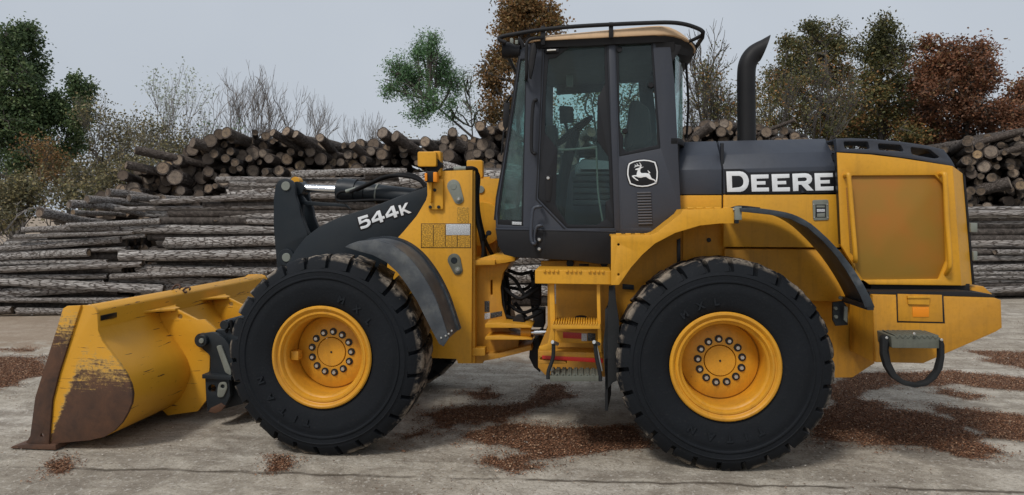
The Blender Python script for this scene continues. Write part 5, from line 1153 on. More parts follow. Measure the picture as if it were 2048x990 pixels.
# loose end-on logs on the left shoulder of the low stack
for i, (px, py, r_, dx, dy) in enumerate(((78, 428, .105, 60, 12), (135, 411, .085, 70, 14), (172, 399, .085, 60, 10), (104, 437, .06, 45, 8), (146, 424, .065, 55, 6), (212, 385, .09, 60, 18), (255, 398, .08, 60, 12), (330, 392, .1, 40, 10))):
    Yd = 7.3+i*.25; a = P(px, py, Yd); b_4 = P(px+dx*2.2, py+dy*1.2, Yd+1.6)
    put_log(a, b_4-a, r_, (b_4-a).length, ['thick pale log poking out at the far left end of the low stack', 'brown log jutting left above the pale one on the low stack', 'short upper log jutting left on the shoulder of the low stack', 'thin log peeping out just under the pale log on the low stack', 'thin log jutting out under the brown log on the low stack', 'dark log jutting left below the sloping end of the rear pile', 'grey log end resting on the low stack right of the jutting ones', 'split log end sticking up where low stack meets rear pile'][i], None, LM, force=True)
# rear pile, ends facing the yard
OFF = 3.4
def S2(s, t=0, z=0): return S(s, OFF+t, z)
PF = []
for px, py in [(60, 470), (140, 425), (215, 372), (250, 340), (300, 318), (350, 300), (385, 270), (440, 262), (520, 256), (600, 262), (690, 280), (745, 268), (800, 266), (835, 285), (860, 280), (900, 266), (940, 262), (965, 245), (1000, 240), (1060, 250), (1340, 262), (1380, 246), (1440, 225), (1480, 240), (1530, 240), (1590, 255), (1640, 272), (1700, 300), (1860, 300), (1920, 275), (1970, 262), (2050, 250), (2200, 250)]:
    s = solve_s(px, OFF); PF.append((s, CH-(py-HZ)/FPX*depth_of(S2(s))))
RL = [('dark round log with its cut end facing the yard in the rear pile left of the cab', 'end-on logs in the rear pile left of the cab'),
      ('dark round log with its cut end facing the yard in the rear pile seen over the engine hood', 'end-on logs in the rear pile over the engine hood'),
      ('dark round log with its cut end facing the yard in the tall rear pile at the right edge', 'end-on logs in the rear pile at the right edge')]
sA, sB = solve_s(90, OFF), solve_s(2190, OFF); s_cab0, s_cab1, s_h1, s_r0 = solve_s(1000, OFF), solve_s(1350, OFF), solve_s(1680, OFF), solve_s(1900, OFF)
rear = []; hidden = []
sp = .262; row = 0; zc = .15
while zc < 5.2:
    s = sA+(sp/2 if row % 2 else 0)
    while s < sB:
        ss = s+R.uniform(-.09, .09); zz = zc+R.uniform(-.08, .08); tz = topz(ss, PF)
        if zz < tz-.10:
            r_ = R.choice((.06, .08, .095, .105, .115, .13, .155))*R.uniform(.92, 1.1)
            q = S2(ss, R.uniform(-.4, .4), zz); dpt = depth_of(q); py = HZ-(zz-CH)*FPX/dpt
            px = CX0+FPX*(q.x*CY_+(q.y-CY)*SY)/dpt
            nz = topz(ss, PN); near_top_py = HZ-(nz-CH)*FPX/depth_of(S(solve_s(px)))
            vis = py < near_top_py+14
            if px > 1030 and px < 1345: vis = False
            if 1680 < px < 1890 and py > 270+ (px-1680)*.1: vis = False
            if 1345 < px < 1680 and py > 292: vis = False
            grp = 0 if px < 1030 else (1 if px < 1700 else 2)
            rear.append((vis, ss, q, r_, grp, tz-zz, px, py))
        s += sp
    zc += sp*.80; row += 1
for vis, ss, q, r_, grp, dtop, px, py in rear:
    yaw = math.degrees(math.atan((px-1024)/1400))+7.4+(17 if px < 1000 else (4 if px < 1700 else -13))+R.gauss(0, 8); pitch = R.gauss(-3, 4)
    if dtop < .35 and R.random() < .3: yaw += R.choice((-18, 20)); pitch += R.uniform(-9, 2)
    a = math.radians(yaw); d = (nrm_*math.cos(a)+ld*math.sin(a))*math.cos(math.radians(pitch)); d.z = math.sin(math.radians(pitch))
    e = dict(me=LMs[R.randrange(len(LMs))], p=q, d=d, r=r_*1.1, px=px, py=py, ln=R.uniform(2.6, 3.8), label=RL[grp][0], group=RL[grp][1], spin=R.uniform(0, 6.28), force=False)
    (log_list if vis else hidden).append(e)
# loose logs thrown on top of the rear pile
ASK = {385: 'dark log lying askew where the slope of the rear pile meets its level top', 270: 'long dark log at the top of the sloping left tip of the rear pile', 252: 'long dark log below the top one at the left tip of the rear pile', 452: 'stout log end on top of the rear pile beneath the wide bare tree', 545: 'tilted log on the rear pile top, straight above the bellcrank', 572: 'steep pale-ended log right of the tilted one above the bellcrank', 590: 'long tilted log sliding right, above the chrome rod', 640: 'stubby log on top of the rear pile above the chrome rod', 705: 'split slanting log sliding right above the tilt cylinder', 765: 'fat upright-ended log heading the lettering-side hump of the rear pile', 790: 'long log slanting down right beside the fat one on the hump', 850: 'thick log end above the near work light', 905: 'log end on the rear pile beneath the leaning tree trunk', 960: 'log end on the rear pile beside the foot of the leaning tree', 2020: 'thick log with a pale fresh end slanting across the right-edge pile', 2046: 'slim log slanting along the very top of the right-edge pile', 1425: 'splintered slanting log between the cab and the exhaust stack', 1590: 'thin pale pole slanting over the engine hood', 2060: 'slim dark log slanting just above the pale-ended one at right'}
for px, py, r_, yaw, pit, ln in ((385, 285, .13, 40, -8, 2.4), (270, 300, .10, 62, -10, 2.6), (252, 330, .10, 56, -10, 2.4), (452, 265, .14, 20, -10, 2.2), (545, 265, .10, 38, -22, 1.7), (572, 262, .12, 30, -18, 1.7), (590, 268, .11, 38, -24, 1.6), (640, 275, .11, 10, -14, 2), (705, 290, .10, 36, -26, 1.4), (765, 265, .15, 26, -18, 1.6), (790, 272, .14, 46, -24, 1.9), (850, 283, .14, 22, -12, 2), (905, 264, .12, 0, -8, 2), (960, 252, .13, 12, -6, 2), (2020, 365, .17, -42, -16, 1.6), (2046, 262, .09, -50, -14, 1.8), (1425, 250, .13, -30, -25, 1.5), (1590, 240, .05, -40, -16, 1.2), (2060, 290, .09, -50, -16, 1.5)):
    s = solve_s(px, OFF-.5); q = S(s, OFF-.5); q.z = CH-(py-HZ)/FPX*depth_of(q); a = math.radians(yaw); d = (nrm_*math.cos(a)+ld*math.sin(a))*math.cos(math.radians(pit)); d.z = math.sin(math.radians(pit))
    grp = 0 if px < 1030 else (1 if px < 1700 else 2)
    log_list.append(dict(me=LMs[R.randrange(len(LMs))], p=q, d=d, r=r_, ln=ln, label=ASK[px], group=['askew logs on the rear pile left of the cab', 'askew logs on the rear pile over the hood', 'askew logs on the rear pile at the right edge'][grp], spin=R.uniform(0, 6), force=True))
def logmat(e):
    q = e['d'].to_track_quat('Z', 'Y') @ Matrix.Rotation(e['spin'], 3, 'Z').to_quaternion()
    return Matrix.LocRotScale(e['p'], q, Vector((e['r'], e['r'], e['ln'])))
log_list.sort(key=lambda e: -(10 if e['force'] or e.get('key') else e['r']/max(3, (e['p']-cam.location).length)))
keep, over = log_list[:300], log_list[300:]+hidden
# every log gets a label of its own: where it lies, told by what is in front of it, and its rank there
ORD = ['topmost', 'second', 'third', 'fourth', 'fifth', 'sixth', 'seventh', 'eighth', 'ninth', 'tenth', 'eleventh', 'twelfth', 'thirteenth', 'fourteenth', 'fifteenth', 'sixteenth', 'seventeenth', 'eighteenth', 'nineteenth', 'twentieth']+['last']*30
def size_word(r): return 'thick' if r > .135 else ('slim' if r < .095 else 'medium')
for key, place in (('left', 'low stack behind the bucket'), ('mid', 'tall stack behind the lift arm'), ('right', 'stack beyond the counterweight')):
    g_ = [e for e in keep if e.get('key') == key]
    for e in g_:
        n_, tot = e['cut']; e['half'] = '' if tot == 1 else ('left ' if n_ == 0 else 'right ')
    mids = {}
    for e in sorted(g_, key=lambda e: (-(e['p'].z+e['d'].z*e['ln']/2))):
        sx = (e['p']+e['d']*e['ln']/2).dot(ld); bk = 'a' if key != 'mid' or sx < S(bays[2][0]).dot(ld) else 'b'
        k2 = (bk, e['half']); mids[k2] = mids.get(k2, 0)+1
        pl = place if bk == 'a' else 'tall stack behind the cab'
        kind_ = {'': 'long grey log', 'left ': 'short left-hand log', 'right ': 'short right-hand log'}[e['half']]
        e['label'] = f"{kind_} lying side-on in {pl}, {ORD[mids[k2]-1]}" + ('' if mids[k2] == 1 else ' from top')
LAND = [(0, 300, 'at its sloping left tip'), (300, 400, 'on its left slope'), (400, 470, 'beneath the wide bare tree'), (470, 545, 'just left of the bellcrank'), (545, 620, 'above the bellcrank'), (620, 690, 'above the chrome rod'), (690, 760, 'above the tilt cylinder'), (760, 830, 'above the lift arm lettering'), (830, 885, 'behind the near work light'), (885, 1030, 'between work light and windshield'), (1030, 1470, 'between cab and exhaust stack'), (1470, 1560, 'just right of the exhaust stack'), (1560, 1700, 'over the rear of the hood'), (1700, 1955, 'beside the vented cap'), (1955, 2600, 'at the right picture edge')]
for a_, b__, place in LAND:
    g_ = sorted([e for e in keep if e.get('py') and a_ <= e['px'] < b__], key=lambda e: e['py']); rws = []
    for e in g_:
        if rws and e['py']-rws[-1][0]['py'] < 9: rws[-1].append(e)
        else: rws.append([e])
    for i, rw in enumerate(rws):
        rw.sort(key=lambda e: e['px'])
        for j, e in enumerate(rw): e['label'] = f"{ORD[j] if j else 'leftmost'} log end in the {'top' if i == 0 else ORD[i]} row of rear pile {place}"
backing = [dict(me=simple_, p=e['p']+nrm_*R.uniform(.5, .9)+ld*R.uniform(.08, .2)+Vector((0, 0, R.uniform(-.12, .06))), d=nrm_, r=.15, ln=2.5, spin=0) for e in keep if e.get('py') for simple_ in (LMs[0],)]
over += backing
print('logs', len(log_list), 'kept', len(keep), 'rest', len(over))
for e in keep:
    o = bpy.data.objects.new('log', e['me']); sc.collection.objects.link(o); mw = logmat(e); o.location, o.rotation_euler, o.scale = mw.to_translation(), mw.to_euler(), mw.to_scale()
    tag(o, e['label'], 'log', e['group'])
def join_mats(name, items, label, cat):
    V = []; F = []; mi = []
    for me, mw in items:
        b0 = len(V); V += [mw@v.co for v in me.vertices]; F += [tuple(b0+i for i in p.vertices) for p in me.polygons]; mi += [p.material_index for p in me.polygons]
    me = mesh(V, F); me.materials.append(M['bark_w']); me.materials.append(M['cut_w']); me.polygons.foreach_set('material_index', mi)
    me.polygons.foreach_set('use_smooth', [True]*len(me.polygons)); me.set_sharp_from_angle(angle=math.radians(50))
    return tag(finish(name, me, None, None, smooth=False), label, cat, kind='stuff')
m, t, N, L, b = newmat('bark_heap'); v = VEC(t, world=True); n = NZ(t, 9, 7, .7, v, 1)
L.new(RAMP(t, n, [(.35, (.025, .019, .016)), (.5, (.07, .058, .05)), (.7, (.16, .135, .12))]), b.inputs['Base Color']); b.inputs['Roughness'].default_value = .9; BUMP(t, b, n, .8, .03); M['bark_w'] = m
m, t, N, L, b = newmat('cut_ends_heap'); v = VEC(t, world=True); n = NZ(t, 7, 6, .7, v, 1)
L.new(RAMP(t, n, [(.35, (.04, .03, .024)), (.5, (.11, .08, .055)), (.7, (.26, .18, .12))]), b.inputs['Base Color']); b.inputs['Roughness'].default_value = .9; M['cut_w'] = m
simple = [log_mesh(70+i, rings=4, seg=9, bend=.05) for i in range(3)]
# inner layers of the near stack
inner = []
for s0, s1_, rm, key in bays:
    for lay in (1, 2, 3, 4):
        z = .1
        while z < 3.2:
            cand = [s0+(s1_-s0)*i/30 for i in range(31)]; ok = [s for s in cand if topz(s)-.08 > z+rm]
            if not ok: break
            a, b_3 = max(s0, min(ok))+R.uniform(.05, .3), min(s1_, max(ok))-R.uniform(.05, .3)
            if b_3-a > .6:
                p = S(a, lay*.23+.02, z+.02); q = S(b_3, lay*.23+.02, z+.02)
                inner.append((simple[R.randrange(3)], logmat(dict(p=p, d=q-p, r=rm*1.15, ln=(q-p).length, spin=R.uniform(0, 6)))))
            z += rm*1.9
join_mats('log_pile_core', inner, 'inner layers of logs filling the side-on stacks', 'log pile')
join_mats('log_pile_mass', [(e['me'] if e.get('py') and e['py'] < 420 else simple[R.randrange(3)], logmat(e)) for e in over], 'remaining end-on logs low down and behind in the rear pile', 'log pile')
# ================================================================== TREES
def barkmat(name, a, bb):
    m, t, N, L, b = newmat(name); n = NZ(t, 6, 6, .7, VEC(t, world=True, scale=(2, 2, .6)), .5)
    L.new(RAMP(t, n, [(.35, a), (.65, bb)]), b.inputs['Base Color']); b.inputs['Roughness'].default_value = .9; return m
M['trunk'] = barkmat('tree_bark', (.05, .042, .036), (.13, .115, .10)); M['twig'] = barkmat('grey_twig_bark', (.13, .115, .105), (.27, .245, .23))
def leafmat(name, stops):
    m, t, N, L, b = newmat(name); na = N.new('ShaderNodeAttribute'); na.attribute_name = 'tone'
    c = RAMP(t, na.outputs['Fac'], stops); L.new(c, b.inputs['Base Color']); b.inputs['Roughness'].default_value = .55; b.inputs['Specular IOR Level'].default_value = .3
    tl = N.new('ShaderNodeBsdfTranslucent'); L.new(c, tl.inputs[0]); mx = N.new('ShaderNodeMixShader'); mx.inputs[0].default_value = .3
    L.new(b.outputs[0], mx.inputs[1]); L.new(tl.outputs[0], mx.inputs[2]); L.new(mx.outputs[0], N['Material Output'].inputs['Surface']); return m
LF = {'dark': leafmat('dark_green_leaves', [(0, (0.039, 0.069, 0.032)), (.6, (0.097, 0.148, 0.062)), (1, (0.229, 0.281, 0.123))]),
      'willow': leafmat('fresh_green_leaves', [(0, (0.056, 0.108, 0.051)), (.6, (0.144, 0.267, 0.117)), (1, (0.343, 0.501, 0.271))]),
      'pale': leafmat('pale_green_leaves', [(0, (0.108, 0.161, 0.100)), (.6, (0.255, 0.345, 0.221)), (1, (0.507, 0.600, 0.436))]),
      'rust': leafmat('brown_orange_leaves', [(0, (.075, .062, .030)), (.35, (.20, .13, .055)), (.7, (.33, .17, .07)), (1, (.30, .27, .10))]),
      'olive': leafmat('olive_turning_leaves', [(0, (.050, .056, .026)), (.42, (.13, .135, .055)), (.62, (.20, .165, .06)), (.82, (.30, .17, .065)), (1, (.42, .19, .07))]),
      'red': leafmat('red_brown_leaves', [(0, (0.069, 0.048, 0.030)), (.4, (0.190, 0.094, 0.053)), (.75, (0.310, 0.129, 0.069)), (1, (0.276, 0.190, 0.086))]),
      'brush': leafmat('brush_leaves', [(0, (0.052, 0.053, 0.032)), (.5, (0.152, 0.144, 0.077)), (.8, (0.320, 0.250, 0.127)), (1, (0.444, 0.408, 0.179))]),
      'white': leafmat('grey_green_leaves', [(0, (0.253, 0.306, 0.218)), (.6, (0.550, 0.600, 0.515)), (1, (0.600, 0.600, 0.600))])}
def frame(dist, px):                     # world frame of an upright picture-parallel plane through a ground point
    o = D(px, dist); rt = Vector((CY_, SY, 0)); fw = Vector((-SY, CY_, 0)); return o, rt, fw
def PD(px, py, dist, dd=0):              # photo point at a distance along the view axis
    d = ray(px)*(dist+dd); return Vector((d.x, d.y+CY, CH-(py-HZ)/FPX*(dist+dd)))
def leaves_geo(V, F, tone, c, n, spread, size, rr, base, asp=.6, droop=0):
    for _ in range(n):
        p = c+Vector((rr.gauss(0, spread), rr.gauss(0, spread), rr.gauss(0, spread*.8)-abs(rr.gauss(0, droop))))
        u = Vector((rr.gauss(0, 1), rr.gauss(0, 1), rr.gauss(0, .8)-droop*6)).normalized(); w_ = u.cross(Vector((rr.gauss(0, 1), rr.gauss(0, 1), rr.gauss(0, 1)))).normalized()
        s = size*rr.uniform(.6, 1.3); b0 = len(V); V += [p, p+u*s*.5+w_*s*asp*.5, p+u*s, p+u*s*.5-w_*s*asp*.5]; F.append((b0, b0+1, b0+2, b0+3)); tone.append(min(1, max(0, base+rr.uniform(-.25, .25))))
def crown_tree(name, label, cat, dist, base_px, blobs, leaf, size=.10, per=42, trunk_r=.16, seed=1, group=None, lean=None, droop=0, asp=.6, dens=1.0, trunkmat='trunk', sub=.38, spread=.17, toneoff=None, hole=-.10):
    # blobs: (px, py, rx, ry, clusters[, tone]) in photo units at this distance
    rr = random.Random(seed); k = dist/FPX; root = link(bpy.data.objects.new(name, None), None, D(base_px, dist)); tag(root, label, cat, group)
    W_ = []; TV = []; TF = []; V = []; F = []; tone = []; dens *= 1.9; per *= .9; off_ = seed*17.3; gs = 34./dist
    def addtube(path, r0, r1, seg=5):
        v_, f_ = tube_geo(path, r0, seg, False, lambda u: r0+(r1-r0)*u); b0 = len(TV); TV.extend(v_); TF.extend([tuple(b0+i for i in f) for f in f_])
    g = D(base_px, dist); top = lean or (blobs[0][0], blobs[0][1]); tp_ = PD(top[0], top[1], dist)
    trunk = cr([g-Vector((0, 0, .1)), g.lerp(tp_, .33)+Vector((rr.uniform(-.2, .2), 0, 0)), g.lerp(tp_, .66)+Vector((rr.uniform(-.25, .25), rr.uniform(-.2, .2), 0)), tp_], 5)
    addtube(trunk, trunk_r, trunk_r*.2, 8)
    for bl in blobs:
        px, py, rx, ry, n = bl[:5]; base = bl[5] if len(bl) > 5 else .5
        c = PD(px, py, dist, rr.uniform(-.8, .8)); RX, RY = rx*k, ry*k
        att = min(trunk, key=lambda q: (q-(c-Vector((0, 0, RY*1.1)))).length); mid = att.lerp(c, .5)+Vector((rr.uniform(-.3, .3)*RX, rr.uniform(-.3, .3)*RX, -.1*RY))
        limb = cr([att, mid, c], 5); r0 = trunk_r*.45; addtube(limb, r0, .03)
        nodes = limb[2:]
        # secondary limbs
        subs = []
        for _ in range(max(3, n//12)):
            th = rr.uniform(0, 6.28); zz = rr.uniform(-.8, 1); e = c+Vector((math.cos(th)*RX, math.sin(th)*RX*.8, zz*RY))*rr.uniform(.45, .8); a = nodes[rr.randrange(len(nodes))]
            pth = cr([a, a.lerp(e, .5)+Vector((rr.uniform(-.15, .15), rr.uniform(-.15, .15), .12)), e], 3); addtube(pth, .035*dist/28, .014, 4); subs += pth[1:]
        for _ in range(int(n*dens)):
            th = rr.uniform(0, 6.28); ph = math.acos(rr.uniform(-1, 1)); rad = rr.uniform(.12, 1)**.5*rr.uniform(.85, 1.16)
            e = c+Vector((math.sin(ph)*math.cos(th)*RX, math.sin(ph)*math.sin(th)*RX*.8, math.cos(ph)*RY))*rad
            if noise.noise(Vector((e.x*gs+off_, e.y*gs, e.z*gs)))+.35*noise.noise(e*gs*2.3) < (hole if n > 20 else -.3): continue
            a = min(subs, key=lambda q: (q-e).length); addtube([a, a.lerp(e, .5)+Vector((0, 0, .05)), e], .014, .006, 3)
            cb_ = base+rr.uniform(-.28, .28)
            if toneoff: cb_ += toneoff(e)
            leaves_geo(V, F, tone, e, int(per*rr.uniform(.5, 1.3)), spread*rr.uniform(.7, 1.3), size, rr, cb_, asp, droop)
    tr = finish('trunk', mesh(TV, TF), M[trunkmat], root, sharp=80)
    me = mesh(V, F); at = me.attributes.new('tone', 'FLOAT', 'FACE'); at.data.foreach_set('value', tone); finish('crown', me, LF[leaf], root, smooth=False)
    return root
def bare_tree(name, label, dist, base_px, top_py, spreadpx, seed, depth=6, r0=.09, leaf=None, nleaf=0, mat='twig', group=None, cat='tree', startz=None, leafsize=.08, fork=.5, ltone=.5):
    rr = random.Random(seed); g = D(base_px, dist); H = PD(base_px, top_py, dist).z; root = link(bpy.data.objects.new(name, None), None, g); tag(root, label, cat, group)
    TV = []; TF = []; tips = []; wide = spreadpx*dist/FPX
    def br(p, d, ln, r, dep):
        n = 4; path = [p]; q = p.copy(); dd = d.copy()
        for _ in range(n):
            dd = (dd+Vector((rr.gauss(0, .13), rr.gauss(0, .13), rr.gauss(.03, .08)))).normalized(); q = q+dd*ln/n; path.append(q.copy())
        v_, f_ = tube_geo(path, r, 5 if r > .03 else 3, False, lambda u: r*(1-.4*u)); b0 = len(TV); TV.extend(v_); TF.extend([tuple(b0+i for i in f) for f in f_])
        if dep <= 0: tips.append(q); return
        for i in range(rr.choice((2, 3, 3)) if dep > 1 else rr.choice((2, 2, 3))):
            a = rr.uniform(0, 6.28); sp_ = rr.uniform(.3, .75)*(fork*2); e = (dd+Vector((math.cos(a)*sp_, math.sin(a)*sp_, rr.uniform(-.05, .35)))).normalized()
            st = path[rr.randrange(2, n+1)] if i else path[-1]; br(st, e, ln*rr.uniform(.62, .86), max(.0075, r*(.64 if i else .76)), dep-1)
    ln0 = H/(sum(.74**i for i in range(depth+1)))*1.12
    br(g-Vector((0, 0, .1)), Vector((rr.uniform(-.06, .06), 0, 1)), ln0, r0, depth)
    zs = max(v.z for v in TV); sx_ = max(abs((v-g).dot(Vector((CY_, SY, 0)))) for v in TV)
    fz = H/zs; fx_ = min(1.6, max(.5, wide/sx_)); TV = [Vector((g.x+(v.x-g.x)*fx_, g.y+(v.y-g.y)*fx_, v.z*fz)) for v in TV]; tips = [Vector((g.x+(v.x-g.x)*fx_, g.y+(v.y-g.y)*fx_, v.z*fz)) for v in tips]
    finish('trunk', mesh(TV, TF), M[mat], root, sharp=80)
    if leaf:
        V = []; F = []; tone = []
        for q in tips:
            if rr.random() < nleaf: leaves_geo(V, F, tone, q, rr.randint(5, 16), .16, leafsize, rr, ltone+rr.uniform(-.3, .3))
        me = mesh(V, F); at = me.attributes.new('tone', 'FLOAT', 'FACE'); at.data.foreach_set('value', tone); finish('crown', me, LF[leaf], root, smooth=False)
    return root
crown_tree('broadleaf_tree', 'tall dense dark green tree rising at the left edge above the brush', 'tree', 25, 45, [(50, 75, 30, 34, 60), (18, 100, 22, 45, 50), (70, 130, 26, 40, 55), (30, 170, 50, 55, 120), (85, 225, 42, 50, 90), (20, 255, 60, 60, 140), (75, 310, 60, 45, 90, .4), (-40, 190, 55, 90, 110), (-60, 300, 60, 70, 70)], 'dark', size=.11, per=40, seed=3, hole=-.32, lean=(45, 120), spread=.13)
crown_tree('broadleaf_tree', 'slim dark green tree standing just right of the tall left-edge tree', 'tree', 25.5, 140, [(152, 175, 12, 30, 30), (172, 190, 14, 22, 20), (125, 220, 24, 30, 45), (160, 230, 22, 34, 46), (140, 280, 30, 40, 50, .45), (180, 172, 8, 12, 6)], 'dark', size=.11, per=34, seed=4, hole=-.3, trunk_r=.10, lean=(150, 230), spread=.13)
crown_tree('leaning_tree', 'fresh green tree leaning left over the rear log pile', 'tree', 21, 1240, [(845, 110, 24, 50, 66), (820, 160, 34, 40, 60), (880, 140, 30, 45, 60), (795, 145, 26, 35, 40), (850, 200, 34, 26, 42), (862, 85, 14, 25, 20), (905, 165, 20, 34, 26), (780, 175, 14, 20, 14), (835, 225, 20, 18, 16), (900, 215, 22, 22, 12)], 'willow', hole=-.22, size=.085, per=38, seed=5, lean=(858, 200), droop=.05, asp=.35, trunk_r=.10, spread=.11)
crown_tree('slender_tree', 'thin pale green tree between the leaning tree and the rusty one', 'tree', 23, 938, [(935, 160, 16, 30, 12), (925, 200, 24, 35, 22), (950, 230, 22, 30, 16), (905, 230, 20, 24, 10)], 'pale', size=.075, per=22, seed=6, asp=.35, trunk_r=.05, droop=.05, lean=(935, 150))
crown_tree('sweetgum_tree', 'tall tree with rusty orange leaves rising behind the cab roof', 'tree', 22, 1050, [(1045, 25, 46, 40, 120), (1035, 70, 54, 36, 110), (1085, 40, 36, 34, 66, .65), (1010, 110, 34, 40, 64, .45), (1050, 140, 50, 50, 70, .4), (985, 170, 30, 40, 44, .4), (1000, 220, 40, 34, 50, .35), (1060, 200, 50, 40, 50, .45), (965, 140, 16, 22, 12, .3), (1118, 50, 14, 14, 5)], 'rust', size=.105, per=34, seed=7, trunk_r=.13, spread=.14)
crown_tree('turning_tree', 'small half-green tree seen through the cab windows', 'tree', 24, 1180, [(1180, 180, 60, 60, 70), (1270, 190, 50, 60, 60), (1150, 250, 50, 40, 40)], 'olive', size=.09, per=26, seed=8, trunk_r=.08)
crown_tree('turning_tree', 'olive tree turning orange at its middle, just right of the exhaust stack', 'tree', 25, 1690, [(1650, 90, 50, 46, 110, .40), (1600, 120, 40, 50, 76, .4), (1665, 150, 55, 46, 100, .6), (1600, 190, 50, 50, 74, .5), (1660, 220, 60, 40, 76, .55), (1575, 90, 16, 26, 14, .4), (1560, 160, 26, 40, 30, .4), (1620, 62, 20, 20, 20, .35), (1580, 245, 60, 26, 56, .55), (1650, 262, 50, 20, 40, .5)], 'olive', size=.10, per=32, seed=9, spread=.135)
crown_tree('turning_tree', 'tallest green tree on the right, its top darkest and pointed', 'tree', 24, 1760, [(1765, 62, 28, 30, 56, .25), (1745, 100, 46, 40, 90, .3), (1790, 110, 44, 46, 90, .3), (1760, 160, 55, 44, 96, .45), (1730, 210, 56, 40, 70, .5), (1800, 200, 48, 44, 70, .4), (1770, 245, 60, 30, 80, .55), (1820, 268, 50, 22, 40, .6), (1700, 260, 50, 24, 46, .5)], 'olive', size=.10, per=32, seed=10, spread=.135)
crown_tree('red_tree', 'broad red-brown tree on the right behind the vented cap', 'tree', 23, 1920, [(1935, 120, 55, 44, 130, .55), (1880, 120, 40, 46, 90, .6), (1965, 160, 44, 40, 90, .5), (1900, 180, 66, 46, 130, .5), (1850, 160, 30, 46, 56, .6), (1960, 220, 60, 40, 90, .4), (1880, 235, 66, 34, 100, .5), (1855, 88, 14, 20, 12, .7), (1850, 275, 60, 26, 70, .5), (1950, 265, 70, 28, 70, .45)], 'red', size=.10, per=34, seed=12, spread=.13)
crown_tree('red_tree', 'red-brown tree cut off by the right edge of the picture', 'tree', 22, 2070, [(2060, 190, 44, 44, 90, .6), (2030, 230, 36, 34, 60, .5), (2090, 240, 50, 44, 70, .5), (2040, 262, 40, 20, 30, .4)], 'red', size=.10, per=32, seed=13, spread=.13)
bare_tree('bare_tree', 'leafless grey tree between the cab and the exhaust stack', 22, 1450, 15, 95, 21, depth=7, r0=.17, mat='trunk', fork=.72)
bare_tree('bare_tree', 'leafless shrubby tree hugging the rear edge of the cab', 22, 1400, 85, 60, 22, depth=7, r0=.10, mat='trunk', leaf='olive', nleaf=.25)
bare_tree('bare_tree', 'leafless tangle leaning right of the exhaust stack', 21, 1555, 95, 70, 23, depth=7, r0=.10, leaf='olive', nleaf=.2, mat='trunk')
bare_tree('bare_tree', 'wide leafless grey tree above the left log pile, centre one', 22, 490, 132, 80, 24, depth=7, r0=.11, fork=.75)
bare_tree('bare_tree', 'narrow leafless tree right of the wide grey one', 23, 562, 170, 38, 25, depth=6, r0=.075, fork=.7)
bare_tree('bare_tree', 'leafless twiggy tree left of the wide grey one', 23, 415, 165, 48, 26, depth=6, r0=.075, fork=.75)
bare_tree('bare_tree', 'low leafless tree over the pile, fourth from the left', 23, 645, 205, 52, 27, depth=6, r0=.07)
bare_tree('bare_tree', 'low leafless tree nearest the leaning green tree', 23, 722, 210, 46, 28, depth=6, r0=.07)
bare_tree('sapling', 'slim sapling with pale grey-green leaf clusters above the brush', 23, 335, 128, 34, 29, depth=5, r0=.06, leaf='white', nleaf=.55, leafsize=.09, cat='sapling')
bl = [('tangled brown brush under the tall left-edge tree', 20, -20, 330, 95, 'brush', .9), ('dense low thicket at the far left behind the low stack', 18, 60, 350, 90, 'brush', 1), ('brown-leaved thicket right of the slim dark tree', 21, 150, 290, 80, 'brush', .9), ('thin twiggy bush with dry tips left of the sapling', 23, 215, 180, 55, 'brush', .35), ('yellow-green bush behind the sloping end of the rear pile', 22, 290, 225, 60, 'brush', .55), ('twiggy bush right of the sapling', 22, 370, 232, 50, 'brush', .55), ('light green bush just over the top of the left rear pile', 21, 430, 240, 40, 'pale', .45), ('orange-tinged bush under the slim dark tree', 22, 115, 275, 60, 'rust', .7), ('low scrub at the left picture edge', 16.5, -60, 400, 110, 'brush', .9), ('leafy scrub between thicket and rear pile', 19, 215, 330, 80, 'brush', .9), ('olive scrub behind the left end of the rear pile', 20, 300, 290, 70, 'brush', .8)]
for i, (lb, dist, px, top, wd, lf, nl) in enumerate(bl):
    bare_tree('bush', lb, dist, px, top, wd, 50+i, depth=6, r0=.045, leaf=lf, nleaf=nl, mat='trunk' if i % 2 else 'twig', cat='bush', leafsize=.085, fork=.75)
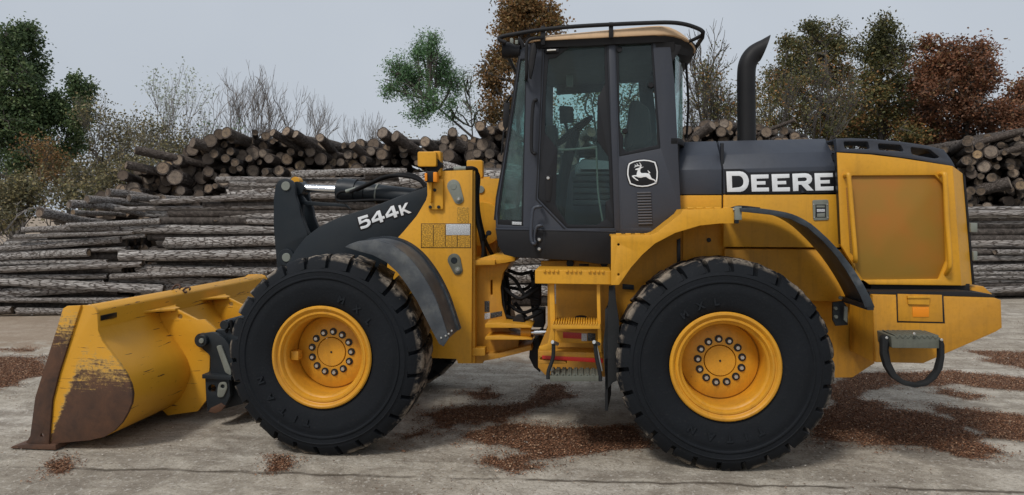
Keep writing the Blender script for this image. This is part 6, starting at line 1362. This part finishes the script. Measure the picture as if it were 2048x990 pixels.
for i, (px, top, wd) in enumerate(((1500, 190, 80), (1620, 215, 90), (1720, 225, 80), (1830, 235, 90), (1950, 235, 90), (2050, 240, 80), (760, 262, 60), (900, 262, 60), (1090, 215, 80), (1240, 225, 80))):
    bare_tree('bush', ['brown undergrowth left of the exhaust stack', 'brown undergrowth right of the exhaust stack', 'brown undergrowth over the rear of the engine hood', 'brown undergrowth behind the vented cap', 'brown undergrowth left of the right-edge tree', 'brown undergrowth at the right picture edge', 'wispy low bush under the two low bare trees', 'wispy bush at the foot of the leaning tree', 'undergrowth seen through the cab door glass', 'undergrowth seen through the rear side window'][i], 26, px, top, wd, 70+i, depth=6, r0=.05, leaf='rust' if px > 1700 else 'brush', nleaf=.75 if px > 1000 else .3, mat='trunk', cat='bush', leafsize=.09, fork=.75)

crown_tree('background_tree', 'dim olive tree filling the gap behind the exhaust stack', 'tree', 31, 1570, [(1540, 190, 60, 50, 60, .5), (1600, 160, 60, 60, 70, .45), (1500, 230, 60, 34, 40, .5)], 'olive', size=.12, per=24, seed=31, spread=.2)
crown_tree('background_tree', 'dim brown tree behind the tallest green one on the right', 'tree', 31, 1720, [(1700, 170, 60, 60, 80, .6), (1720, 230, 90, 40, 80, .5), (1630, 230, 60, 40, 50, .5)], 'olive', size=.12, per=24, seed=32, spread=.2)
crown_tree('background_tree', 'dim russet tree in the gap between the green and red-brown ones', 'tree', 31, 1840, [(1830, 150, 50, 60, 70, .5), (1840, 220, 80, 40, 80, .5), (1940, 230, 80, 40, 70, .4)], 'red', size=.12, per=24, seed=33, spread=.2)
crown_tree('background_tree', 'dark tree mass low behind the tall left-edge tree', 'tree', 30, 30, [(10, 330, 80, 50, 90, .3), (90, 340, 70, 50, 80, .35), (-70, 300, 70, 90, 90, .3)], 'dark', size=.12, per=26, seed=34, spread=.2)
crown_tree('background_tree', 'brown leafy thicket behind the twiggy bushes left of the rear pile', 'tree', 28, 230, [(190, 300, 60, 46, 80, .5), (260, 290, 60, 46, 70, .5), (330, 290, 50, 40, 50, .5), (200, 360, 90, 40, 90, .4)], 'brush', size=.11, per=22, seed=35, spread=.22)
